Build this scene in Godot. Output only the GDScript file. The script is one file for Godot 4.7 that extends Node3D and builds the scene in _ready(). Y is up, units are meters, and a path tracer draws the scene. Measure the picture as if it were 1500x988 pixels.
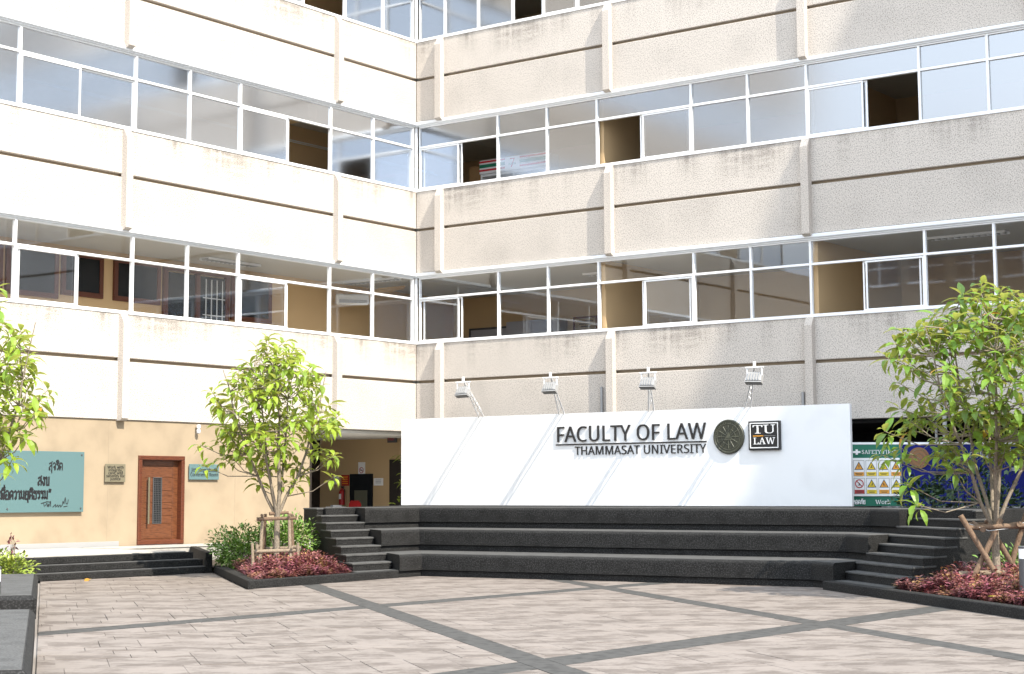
extends Node3D
# Courtyard in front of a two-winged concrete faculty building. Metres, y up. The inside corner of the two wings stands at x = 0, z = 0:
# the left wing's front is the plane x = 0, the right wing's front is the plane z = 0; the paved court lies at y = 0.

func _ready() -> void:
	# camera: eye height, looking slightly up, lens shifted as in the cropped photograph
	var cam := Camera3D.new()
	cam.name = "camera"
	cam.projection = Camera3D.PROJECTION_FRUSTUM
	cam.near = 0.5
	cam.far = 900.0
	cam.size = 0.388427 * 0.5
	cam.frustum_offset = Vector2(0.021985, -0.022134) * 0.5
	cam.position = Vector3(30.557, 1.62, 37.616)
	cam.rotation_degrees = Vector3(6.384, 37.174, -0.153)
	add_child(cam)
	cam.current = true
	# hazy bright sky
	var env := Environment.new()
	env.background_mode = Environment.BG_SKY
	var sm := ProceduralSkyMaterial.new()
	sm.sky_top_color = Color(0.76, 0.81, 0.87)
	sm.sky_horizon_color = Color(0.85, 0.87, 0.89)
	sm.sky_curve = 0.18
	sm.sky_energy_multiplier = 1.16
	sm.ground_bottom_color = Color(0.45, 0.43, 0.4)
	sm.ground_horizon_color = Color(0.8, 0.82, 0.84)
	sm.sun_angle_max = 12.0
	sm.sky_cover = clouds()
	var sky := Sky.new()
	sky.sky_material = sm
	env.sky = sky
	env.tonemap_mode = Environment.TONE_MAPPER_LINEAR
	env.tonemap_exposure = 2.85
	env.sdfgi_enabled = true
	env.ssao_enabled = true
	env.ssil_enabled = true
	var we := WorldEnvironment.new()
	we.name = "world_environment"
	we.environment = env
	add_child(we)
	var sun := DirectionalLight3D.new()
	sun.name = "sun"
	sun.light_energy = 1.02
	sun.light_color = Color(1.0, 0.965, 0.905)
	sun.light_angular_distance = 0.5
	sun.shadow_enabled = true
	add_child(sun)
	sun.look_at_from_position(Vector3(3.8, 4.3, 1.0) * 20.0, Vector3.ZERO)
	materials()
	paving()
	building()
	neighbours()
	seating()
	entrance()
	sign_wall()
	floodlights()
	hoarding()
	rooms()
	wall_signs()
	benches()
	bollards()
	planting()
	fallen_leaf()

func clouds() -> ImageTexture:
	var im := Image.create(1024, 512, false, Image.FORMAT_RGBA8)
	var f := noise(1.6, 5, 88)
	for y in 512:
		var el := (0.5 - (y + 0.5) / 512.0) * PI
		for x in 1024:
			var az := (x + 0.5) / 1024.0 * TAU
			var k := 0.0
			if el > 0.0:
				var d := Vector3(cos(el) * cos(az), sin(el) * 2.2, cos(el) * sin(az))
				k = smoothstep(0.02, 0.45, f.get_noise_3dv(d)) * clampf(el * 6.0, 0, 1)
			im.set_pixel(x, y, Color(1, 1, 1, k * 0.22))
	return ImageTexture.create_from_image(im)

# ------------------------------------------------------------------ mesh builder
class MB:
	var v := PackedVector3Array()
	var n := PackedVector3Array()
	var uv := PackedVector2Array()
	var t := Transform3D()
	func tri(a: Vector3, b: Vector3, c: Vector3, out: Vector3) -> void:
		var m := (c - a).cross(b - a)
		if m.length_squared() < 1e-14:
			return
		if m.dot(out) < 0.0:
			var k := b
			b = c
			c = k
			m = -m
		m = m.normalized()
		raw(a, b, c, m, m, m)
	func raw(a: Vector3, b: Vector3, c: Vector3, na: Vector3, nb: Vector3, nc: Vector3) -> void:
		v.append_array([t * a, t * b, t * c])
		n.append_array([(t.basis * na).normalized(), (t.basis * nb).normalized(), (t.basis * nc).normalized()])
	func quad(a: Vector3, b: Vector3, c: Vector3, d: Vector3, out: Vector3) -> void:
		tri(a, b, c, out)
		tri(a, c, d, out)
	# a box, its edges cut by ch
	func box(c: Vector3, s: Vector3, ch := 0.0) -> void:
		var h := s * 0.5
		if ch <= 0.0:
			for ax in 3:
				for sg in [-1.0, 1.0]:
					var o := Vector3.ZERO
					o[ax] = sg
					var p := []
					for k in [[-1, -1], [1, -1], [1, 1], [-1, 1]]:
						var q := Vector3.ZERO
						q[ax] = sg * h[ax]
						q[(ax + 1) % 3] = k[0] * h[(ax + 1) % 3]
						q[(ax + 2) % 3] = k[1] * h[(ax + 2) % 3]
						p.append(c + q)
					quad(p[0], p[1], p[2], p[3], o)
			return
		ch = minf(ch, minf(h.x, minf(h.y, h.z)) * 0.9)
		var at := func(sg: Vector3, ax: int) -> Vector3:
			var q := sg * (h - Vector3.ONE * ch)
			q[ax] = sg[ax] * h[ax]
			return c + q
		for ax in 3:
			var b := (ax + 1) % 3
			var d := (ax + 2) % 3
			for sg in [-1.0, 1.0]:
				var p := []
				for k in [[-1, -1], [1, -1], [1, 1], [-1, 1]]:
					var g := Vector3.ZERO
					g[ax] = sg
					g[b] = k[0]
					g[d] = k[1]
					p.append(at.call(g, ax))
				var o := Vector3.ZERO
				o[ax] = sg
				quad(p[0], p[1], p[2], p[3], o)
			for k in [[-1, -1], [1, -1], [1, 1], [-1, 1]]:
				var g0 := Vector3.ZERO
				g0[b] = k[0]
				g0[d] = k[1]
				var g1 := g0
				g0[ax] = -1
				g1[ax] = 1
				var o2 := g0
				o2[ax] = 0
				quad(at.call(g0, b), at.call(g1, b), at.call(g1, d), at.call(g0, d), o2)
		for sx in [-1, 1]:
			for sy in [-1, 1]:
				for sz in [-1, 1]:
					var g := Vector3(sx, sy, sz)
					tri(at.call(g, 0), at.call(g, 1), at.call(g, 2), g)
	# upright prism over a polygon of (x, z); ch cuts the top edge
	func prism(p: PackedVector2Array, y0: float, y1: float, ch := 0.0, bottom := false) -> void:
		var top := p
		var area := 0.0
		for i in p.size():
			area += p[i].cross(p[(i + 1) % p.size()])
		if ch > 0.0:
			var g := Geometry2D.offset_polygon(p if area > 0 else rev(p), -ch, Geometry2D.JOIN_MITER)
			if g.size() == 1 and g[0].size() == p.size():
				# match the inset corners to the outer ones
				var m := PackedVector2Array()
				for q in p:
					var best: Vector2 = g[0][0]
					for w in g[0]:
						if w.distance_squared_to(q) < best.distance_squared_to(q):
							best = w
					m.append(best)
				top = m
			else:
				ch = 0.0
		var c := Vector2.ZERO
		for q in p:
			c += q / p.size()
		for i in p.size():
			var a := p[i]
			var b := p[(i + 1) % p.size()]
			var e := (b - a).normalized()
			var o := Vector3(e.y, 0, -e.x) * signf(area)
			quad(Vector3(a.x, y0, a.y), Vector3(b.x, y0, b.y), Vector3(b.x, y1 - ch, b.y), Vector3(a.x, y1 - ch, a.y), o)
			if ch > 0.0:
				var ta := top[i]
				var tb := top[(i + 1) % p.size()]
				quad(Vector3(a.x, y1 - ch, a.y), Vector3(b.x, y1 - ch, b.y), Vector3(tb.x, y1, tb.y), Vector3(ta.x, y1, ta.y), o + Vector3.UP)
		flat(top, y1, Vector3.UP)
		if bottom:
			flat(p, y0, Vector3.DOWN)
	func rev(p: PackedVector2Array) -> PackedVector2Array:
		var r := p.duplicate()
		r.reverse()
		return r
	func flat(p: PackedVector2Array, y: float, out: Vector3) -> void:
		var ix := Geometry2D.triangulate_polygon(p)
		for i in range(0, ix.size(), 3):
			tri(Vector3(p[ix[i]].x, y, p[ix[i]].y), Vector3(p[ix[i + 1]].x, y, p[ix[i + 1]].y), Vector3(p[ix[i + 2]].x, y, p[ix[i + 2]].y), out)
	# prism of a polygon in the x-y plane, from z0 to z1
	func slab(p: PackedVector2Array, z0: float, z1: float) -> void:
		var area := 0.0
		for i in p.size():
			area += p[i].cross(p[(i + 1) % p.size()])
		for i in p.size():
			var a := p[i]
			var b := p[(i + 1) % p.size()]
			var e := b - a
			quad(Vector3(a.x, a.y, z0), Vector3(b.x, b.y, z0), Vector3(b.x, b.y, z1), Vector3(a.x, a.y, z1), Vector3(e.y, -e.x, 0) * signf(area))
		var ix := Geometry2D.triangulate_polygon(p)
		for i in range(0, ix.size(), 3):
			for k in [z0, z1]:
				tri(Vector3(p[ix[i]].x, p[ix[i]].y, k), Vector3(p[ix[i + 1]].x, p[ix[i + 1]].y, k), Vector3(p[ix[i + 2]].x, p[ix[i + 2]].y, k), Vector3(0, 0, 1 if k == z1 else -1))
	# round bar through points; radii may differ
	func tube(p: Array, r: Array, sides := 8, caps := true) -> void:
		var rings := []
		var side := Vector3.ZERO
		for i in p.size():
			var d: Vector3 = (p[mini(i + 1, p.size() - 1)] - p[maxi(i - 1, 0)]).normalized()
			if side == Vector3.ZERO:
				side = d.cross(Vector3.UP if absf(d.y) < 0.9 else Vector3.RIGHT).normalized()
			side = (side - d * side.dot(d)).normalized()
			var up := d.cross(side)
			var ring := []
			for k in sides:
				var a := TAU * k / sides
				ring.append((side * cos(a) + up * sin(a)))
			rings.append(ring)
		for i in p.size() - 1:
			for k in sides:
				var k2 := (k + 1) % sides
				var a: Vector3 = rings[i][k]
				var b: Vector3 = rings[i][k2]
				var c: Vector3 = rings[i + 1][k2]
				var d2: Vector3 = rings[i + 1][k]
				var pa: Vector3 = p[i] + a * r[i]
				var pb: Vector3 = p[i] + b * r[i]
				var pc: Vector3 = p[i + 1] + c * r[i + 1]
				var pd: Vector3 = p[i + 1] + d2 * r[i + 1]
				smooth(pa, pb, pc, a, b, c)
				smooth(pa, pc, pd, a, c, d2)
		if caps:
			for e in [0, p.size() - 1]:
				var out: Vector3 = (p[0] - p[1]) if e == 0 else (p[e] - p[e - 1])
				for k in sides:
					tri(p[e], p[e] + rings[e][k] * r[e], p[e] + rings[e][(k + 1) % sides] * r[e], out)
	func smooth(a: Vector3, b: Vector3, c: Vector3, na: Vector3, nb: Vector3, nc: Vector3) -> void:
		var m := (c - a).cross(b - a)
		if m.length_squared() < 1e-16:
			return
		if m.dot(na + nb + nc) < 0.0:
			raw(a, c, b, na, nc, nb)
		else:
			raw(a, b, c, na, nb, nc)
	# turn a profile of (radius, y) round the y axis
	func lathe(pr: Array, sides := 20, c := Vector3.ZERO) -> void:
		for i in pr.size() - 1:
			var a: Vector2 = pr[i]
			var b: Vector2 = pr[i + 1]
			var e := b - a
			for k in sides:
				var u := TAU * k / sides
				var w := TAU * (k + 1) / sides
				var du := Vector3(cos(u), 0, sin(u))
				var dw := Vector3(cos(w), 0, sin(w))
				var up := Vector3(0, -e.x, 0)
				var nu := (du * e.y + up).normalized()
				var nw := (dw * e.y + up).normalized()
				var A := c + du * a.x + Vector3.UP * a.y
				var B := c + dw * a.x + Vector3.UP * a.y
				var C := c + dw * b.x + Vector3.UP * b.y
				var D := c + du * b.x + Vector3.UP * b.y
				smooth(A, B, C, nu, nw, nw)
				smooth(A, C, D, nu, nw, nu)
	# uv from world-like coordinates: "xy", "xz", "zy"
	func done(how := "") -> ArrayMesh:
		var arr := []
		arr.resize(Mesh.ARRAY_MAX)
		arr[Mesh.ARRAY_VERTEX] = v
		arr[Mesh.ARRAY_NORMAL] = n
		if how != "":
			uv.resize(v.size())
			for i in v.size():
				var p := v[i]
				uv[i] = Vector2(p.x, p.y) if how == "xy" else Vector2(p.x, p.z) if how == "xz" else Vector2(p.z, p.y)
			arr[Mesh.ARRAY_TEX_UV] = uv
		elif uv.size() == v.size() and v.size() > 0:
			arr[Mesh.ARRAY_TEX_UV] = uv
		var m := ArrayMesh.new()
		m.add_surface_from_arrays(Mesh.PRIMITIVE_TRIANGLES, arr)
		return m

# ------------------------------------------------------------------ naming
var taken := {}
func numbered(called: String, parent: Node) -> String:
	var key := str(parent.get_instance_id()) + called
	var k: int = taken.get(key, -1) + 1
	taken[key] = k
	return called if k == 0 else "%s_%03d" % [called, k]

func thing(called: String, label: String, category: String, at := Vector3.ZERO, turn := 0.0, group := "") -> Node3D:
	var o := Node3D.new()
	o.name = numbered(called, self)
	add_child(o, true)
	o.position = at
	o.rotation.y = turn
	return tag(o, label, category, group)

func tag(o: Node3D, label: String, category: String, group := "") -> Node3D:
	o.set_meta("label", label)
	o.set_meta("category", category)
	if group != "":
		o.set_meta("group", group)
	return o

func part(called: String, m: Mesh, mat: Material, parent: Node3D = self, tr := Transform3D()) -> MeshInstance3D:
	var o := MeshInstance3D.new()
	o.mesh = m
	o.material_override = mat
	o.name = numbered(called, parent)
	o.transform = tr
	parent.add_child(o, true)
	return o

func struct(called: String, m: Mesh, mat: Material) -> MeshInstance3D:
	var o := part(called, m, mat)
	o.set_meta("kind", "structure")
	return o

func copy(o: Node3D, label: String, at: Vector3, turn := 0.0) -> Node3D:
	var c: Node3D = o.duplicate()
	var base: String = o.name
	c.name = numbered(base, self)
	add_child(c, true)
	c.position = at
	c.rotation.y = turn
	c.set_meta("label", label)
	return c

func scatter(called: String, m: Mesh, mat: Material, where: Array, parent: Node3D = self, tints: Array = []) -> MultiMeshInstance3D:
	var mm := MultiMesh.new()
	mm.transform_format = MultiMesh.TRANSFORM_3D
	mm.use_colors = tints.size() > 0
	mm.mesh = m
	mm.instance_count = where.size()
	for i in where.size():
		mm.set_instance_transform(i, where[i])
		if tints.size():
			mm.set_instance_color(i, tints[i])
	var o := MultiMeshInstance3D.new()
	o.multimesh = mm
	o.material_override = mat
	o.name = numbered(called, parent)
	o.set_meta("kind", "stuff")
	parent.add_child(o, true)
	return o

# ------------------------------------------------------------------ materials
var M := {}
func mat(key: String, c: Color, rough := 0.8, spec := 0.5) -> StandardMaterial3D:
	var m := StandardMaterial3D.new()
	m.resource_name = key
	m.albedo_color = Color(c.r, c.g, c.b, 1).linear_to_srgb()
	m.roughness = rough
	m.metallic_specular = spec
	M[key] = m
	return m

func noise(freq: float, octaves := 3, seed_ := 1, kind := FastNoiseLite.TYPE_SIMPLEX_SMOOTH) -> FastNoiseLite:
	var f := FastNoiseLite.new()
	f.noise_type = kind
	f.frequency = freq
	f.fractal_octaves = octaves
	f.seed = seed_
	return f

func ntex(f: FastNoiseLite, stops: Array, size := 512) -> NoiseTexture2D:
	var g := Gradient.new()
	g.offsets = PackedFloat32Array(stops.map(func(s): return s[0]))
	g.colors = PackedColorArray(stops.map(func(s): return Color(s[1], s[1], s[1]) if s.size() == 2 else Color(s[1], s[2], s[3])))
	var x := NoiseTexture2D.new()
	x.width = size
	x.height = size
	x.seamless = true
	x.seamless_blend_skirt = 0.1
	x.noise = f
	x.color_ramp = g
	return x

func tri_tex(m: StandardMaterial3D, x: Texture2D, metres: float) -> void:
	m.albedo_texture = x
	m.uv1_triplanar = true
	m.uv1_world_triplanar = true
	m.uv1_scale = Vector3.ONE / metres

func over(m: StandardMaterial3D, x: Texture2D, scale: Vector3) -> void:
	m.detail_enabled = true
	m.detail_blend_mode = BaseMaterial3D.BLEND_MODE_MUL
	m.detail_albedo = x
	m.detail_uv_layer = BaseMaterial3D.DETAIL_UV_2
	m.uv2_triplanar = true
	m.uv2_world_triplanar = true
	m.uv2_scale = scale

func materials() -> void:
	# pebble-dash concrete: fine grit, and below it the dirt that has run down from the sills (drawn over each panel's height)
	var grit := ntex(noise(0.17, 2, 3), [[0.0, 0.64], [0.3, 0.82], [0.46, 0.95], [0.6, 1.0], [1.0, 1.0]], 512)
	var soft := ntex(noise(0.008, 4, 5), [[0.0, 0.93], [0.45, 0.98], [1.0, 1.0]], 512)
	var run := Image.create(1024, 256, false, Image.FORMAT_RGB8)
	var n1 := noise(0.007, 4, 11)
	var n2 := noise(0.05, 2, 12)
	var n3 := noise(0.02, 4, 13)
	for x in 1024:
		var wet := clampf(n1.get_noise_1d(x) * 1.5 + 0.3, 0, 1) * clampf(n2.get_noise_1d(x) * 0.7 + 0.7, 0, 1)
		var long := 0.4 + 0.7 * (n1.get_noise_1d(x + 5000) * 0.5 + 0.5)
		for y in 256:
			var down := y / 255.0
			var k := wet * clampf(1.0 - down / long, 0, 1) * clampf(n3.get_noise_2d(x * 0.6, y * 1.5) * 0.9 + 0.75, 0, 1)
			k += 0.25 * clampf(1.0 - down * 9.0, 0, 1) * clampf(n2.get_noise_1d(x + 900) + 0.6, 0, 1)
			k = clampf(k * 0.62, 0, 0.55)
			run.set_pixel(x, y, Color(1, 1, 1).lerp(Color(0.42, 0.41, 0.4), k))
	var runt := ImageTexture.create_from_image(run)
	for d in [["panel_stained", true], ["panel_plain", false]]:
		var m := mat(d[0], Color(0.57, 0.52, 0.468), 0.92, 0.3)
		if d[1]:
			m.albedo_texture = runt
			over(m, grit, Vector3.ONE / 3.2)
		else:
			tri_tex(m, grit, 3.2)
			over(m, soft, Vector3.ONE / 9.0)
	mat("groove", Color(0.3, 0.24, 0.17), 0.9)
	tri_tex(mat("fin", Color(0.58, 0.525, 0.47), 0.92, 0.3), grit, 2.6)
	over(M.fin, soft, Vector3(0.2, 0.03, 0.2))
	mat("frame", Color(0.8, 0.81, 0.82), 0.35)
	mat("drip", Color(0.72, 0.74, 0.76), 0.4)
	mat("slab", Color(0.5, 0.48, 0.43), 0.85)
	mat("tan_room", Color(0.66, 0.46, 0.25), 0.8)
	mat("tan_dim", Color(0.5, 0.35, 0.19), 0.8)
	mat("white_room", Color(0.72, 0.71, 0.68), 0.85)
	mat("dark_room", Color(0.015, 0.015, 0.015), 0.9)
	mat("brown_wood", Color(0.12, 0.035, 0.018), 0.5)
	mat("dark_pane", Color(0.016, 0.018, 0.02), 0.25, 0.3)
	# window glass with a reflecting tint, and float-glass waviness
	var gl := mat("glass", Color(0.85, 0.92, 1.0), 0.02)
	gl.metallic = 1.0
	gl.transparency = BaseMaterial3D.TRANSPARENCY_ALPHA
	gl.albedo_color.a = 0.11
	var one := Image.create(4, 4, false, Image.FORMAT_RGB8)
	one.fill(Color.WHITE)
	gl.albedo_texture = ImageTexture.create_from_image(one)
	var wave := NoiseTexture2D.new()
	wave.width = 256
	wave.height = 256
	wave.seamless = true
	wave.noise = noise(0.008, 1, 21)
	wave.as_normal_map = true
	wave.bump_strength = 0.6
	gl.normal_enabled = true
	gl.normal_texture = wave
	gl.normal_scale = 0.05
	gl.uv1_triplanar = true
	gl.uv1_world_triplanar = true
	gl.uv1_scale = Vector3.ONE / 3.0
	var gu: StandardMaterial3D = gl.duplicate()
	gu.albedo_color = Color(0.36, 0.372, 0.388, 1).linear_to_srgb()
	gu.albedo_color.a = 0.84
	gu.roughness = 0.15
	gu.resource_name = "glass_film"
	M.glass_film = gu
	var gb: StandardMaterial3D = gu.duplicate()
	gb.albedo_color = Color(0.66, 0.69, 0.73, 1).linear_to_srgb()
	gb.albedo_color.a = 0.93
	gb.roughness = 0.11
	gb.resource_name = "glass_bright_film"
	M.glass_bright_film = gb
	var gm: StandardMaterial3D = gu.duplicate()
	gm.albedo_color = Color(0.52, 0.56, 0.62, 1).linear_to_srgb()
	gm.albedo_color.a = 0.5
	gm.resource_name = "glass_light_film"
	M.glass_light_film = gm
	# ground-floor render
	tri_tex(mat("tan_wall", Color(0.35, 0.278, 0.194), 0.85, 0.3), ntex(noise(0.01, 5, 31), [[0.0, 0.9], [0.5, 0.97], [1.0, 1.0]], 512), 5.0)
	tri_tex(mat("landing_tile", Color(0.44, 0.42, 0.385), 0.5), ntex(noise(0.02, 4, 33), [[0.0, 0.85], [0.5, 0.97], [1.0, 1.0]], 512), 3.0)
	var white := mat("white_wall", Color(0.78, 0.785, 0.79), 0.6)
	tri_tex(white, ntex(noise(0.006, 5, 35), [[0.0, 0.96], [0.6, 1.0], [1.0, 1.0]], 512), 5.0)
	# terrazzo: black with white flecks
	var fleck := ntex(noise(0.15, 1, 41, FastNoiseLite.TYPE_CELLULAR), [[0.0, 1.0], [0.12, 0.95], [0.2, 0.56], [1.0, 0.46]], 512)
	for d in [["terrazzo", Color(0.076, 0.075, 0.074), 0.75], ["terrazzo_top", Color(0.095, 0.094, 0.092), 0.8]]:
		tri_tex(mat(d[0], d[1], d[2], 0.25), fleck if d[0] == "terrazzo" else grit, 2.4)
		over(M[d[0]], ntex(noise(0.012, 4, 43), [[0.0, 0.8], [0.5, 0.96], [1.0, 1.0]], 512), Vector3.ONE / 2.2)
	# stamped concrete
	var st := Image.create(1024, 512, false, Image.FORMAT_RGB8)
	var s1 := noise(0.010, 5, 51)
	var s2 := noise(0.05, 3, 52)
	var s3 := noise(0.004, 3, 53)
	for y in 512:
		for x in 1024:
			# wraps: blend the last eighth into the start
			var a := s1.get_noise_2d(x * 1.0, y * 2.0) * 0.6 + s2.get_noise_2d(x, y * 2.6) * 0.4 + s3.get_noise_2d(x, y) * 0.75
			var k := clampf(0.5 + a * 0.9, 0, 1)
			st.set_pixel(x, y, Color(0.78, 0.755, 0.735).lerp(Color(1.0, 0.99, 0.98), smoothstep(0.1, 0.75, k)))
	var stt := ImageTexture.create_from_image(st)
	for i in 5:
		var b: float = [1.0, 0.96, 1.03, 0.98, 1.01][i]
		var m := mat("stone%d" % i, Color(0.186, 0.163, 0.147) * b, 0.75, 0.4)
		m.albedo_texture = stt
		m.uv1_scale = Vector3(0.3, 0.6, 1)
		m.uv1_offset = Vector3(0.01 * i, 0.015 * i, 0)
	mat("grout", Color(0.19, 0.17, 0.157), 0.9)
	tri_tex(mat("ground", Color(0.21, 0.185, 0.165), 0.9), soft, 8.0)
	tri_tex(mat("band", Color(0.064, 0.062, 0.059), 0.85, 0.3), ntex(noise(0.03, 5, 61), [[0.0, 0.7], [0.5, 0.97], [1.0, 1.0]], 512), 3.0)
	tri_tex(mat("soil", Color(0.05, 0.035, 0.022), 1.0), grit, 1.0)
	# timber
	var wood := ntex(noise(0.02, 5, 71), [[0.0, 0.6], [0.5, 0.9], [1.0, 1.0]], 512)
	for d in [["door_wood", Color(0.16, 0.056, 0.022), 0.4], ["door_frame", Color(0.13, 0.034, 0.012), 0.45]]:
		tri_tex(mat(d[0], d[1], d[2]), wood, 1.5)
		M[d[0]].uv1_scale = Vector3(0.35, 3.0, 0.35)
	var barkt := ntex(noise(0.03, 5, 73), [[0.0, 0.45], [0.45, 0.8], [1.0, 1.0]], 512)
	for d in [["bark", Color(0.32, 0.265, 0.2)], ["stake", Color(0.24, 0.155, 0.1)], ["stake_pale", Color(0.36, 0.28, 0.2)]]:
		tri_tex(mat(d[0], d[1], 0.9), barkt, 0.5)
		M[d[0]].uv1_scale = Vector3(3, 1.2, 3)
	# leaves
	var leafs := [["leaf0", Color(0.15, 0.235, 0.02)], ["leaf1", Color(0.205, 0.29, 0.028)], ["leaf2", Color(0.11, 0.18, 0.016)], ["leaf_old", Color(0.36, 0.17, 0.02)],
		["leaf3", Color(0.062, 0.14, 0.014)], ["leaf4", Color(0.105, 0.2, 0.02)], ["leaf5", Color(0.03, 0.075, 0.01)]]
	for d in leafs:
		var m := mat(d[0], d[1], 0.42, 0.38)
		m.backlight_enabled = true
		m.backlight = Color(0.62, 0.62, 0.3)
	for d in [["shrub_leaf", Color(0.11, 0.2, 0.03)], ["shrub_dark", Color(0.02, 0.05, 0.014)], ["shrub_lime", Color(0.18, 0.23, 0.03)], ["red_leaf", Color(0.2, 0.066, 0.07)], ["red_dark", Color(0.12, 0.035, 0.045)]]:
		var m := mat(d[0], d[1], 0.5)
		m.vertex_color_use_as_albedo = true
		m.backlight_enabled = true
		m.backlight = Color(0.4, 0.4, 0.4)
	mat("ink", Color(0.016, 0.016, 0.018), 0.4)
	mat("black_paint", Color(0.013, 0.013, 0.015), 0.45)
	mat("white_paint", Color(0.8, 0.8, 0.8), 0.5)
	mat("teal", Color(0.095, 0.165, 0.17), 0.2)
	mat("brass", Color(0.2, 0.17, 0.11), 0.4)
	M.brass.metallic = 0.5
	mat("steel", Color(0.5, 0.5, 0.5), 0.35)
	M.steel.metallic = 0.8
	mat("grey_metal", Color(0.07, 0.07, 0.072), 0.5)
	mat("lamp_grey", Color(0.3, 0.3, 0.3), 0.5)
	mat("lens", Color(0.55, 0.57, 0.6), 0.2)
	mat("gold", Color(0.2, 0.09, 0.03), 0.5)
	mat("orange", Color(0.75, 0.3, 0.03), 0.5)
	mat("red", Color(0.4, 0.015, 0.015), 0.4)
	mat("green", Color(0.0, 0.13, 0.075), 0.55)
	mat("blue", Color(0.016, 0.02, 0.14), 0.85, 0.2)
	mat("yellow", Color(0.75, 0.55, 0.02), 0.5)
	mat("amber", Color(0.75, 0.33, 0.03), 0.5)
	mat("board_grey", Color(0.33, 0.33, 0.36), 0.5)
	mat("sheet", Color(0.36, 0.37, 0.38), 0.45)
	mat("seal", Color(0.035, 0.037, 0.025), 0.45)
	mat("seal_line", Color(0.075, 0.078, 0.055), 0.4)
	mat("store_green", Color(0.0, 0.16, 0.08), 0.5)
	mat("store_red", Color(0.55, 0.01, 0.02), 0.5)
	mat("far_wall", Color(0.2, 0.19, 0.17), 0.9)
	mat("far_dark", Color(0.05, 0.06, 0.07), 0.2)

# ------------------------------------------------------------------ lettering
var fonts := {}
func font(which: String) -> SystemFont:
	if not fonts.has(which):
		var f := SystemFont.new()
		f.font_names = PackedStringArray([which])
		fonts[which] = f
	return fonts[which]

func text(s: String, em: float, depth: float, which := "Droid Sans", left := false) -> TextMesh:
	var t := TextMesh.new()
	t.text = s
	t.font = font(which)
	t.font_size = 64
	t.pixel_size = em / 64.0
	t.depth = depth
	t.curve_step = 1.5
	t.horizontal_alignment = HORIZONTAL_ALIGNMENT_LEFT if left else HORIZONTAL_ALIGNMENT_CENTER
	return t

# one mesh per letter, spread from x0 to x1 with the foot of the capitals at y
func letters(s: String, x0: float, x1: float, y: float, cap: float, depth: float, m: Material, parent: Node3D, z: float, which := "Droid Sans") -> void:
	var em := cap / 0.714
	var f := font(which)
	var total := f.get_string_size(s, HORIZONTAL_ALIGNMENT_LEFT, -1, 64).x / 64.0 * em
	var k := (x1 - x0) / total
	for i in s.length():
		if s[i] == " ":
			continue
		var pen := f.get_string_size(s.substr(0, i), HORIZONTAL_ALIGNMENT_LEFT, -1, 64).x / 64.0 * em if i > 0 else 0.0
		var t := text(s[i], em, depth, which, true)
		var box := t.get_aabb()
		var lo: float = box.position.y
		# stand the letter on its foot (round letters overshoot a little)
		part("letter", t, m, parent, Transform3D(Basis.from_scale(Vector3(k, 1, 1)), Vector3(x0 + pen * k, y - lo, z)))

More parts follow.
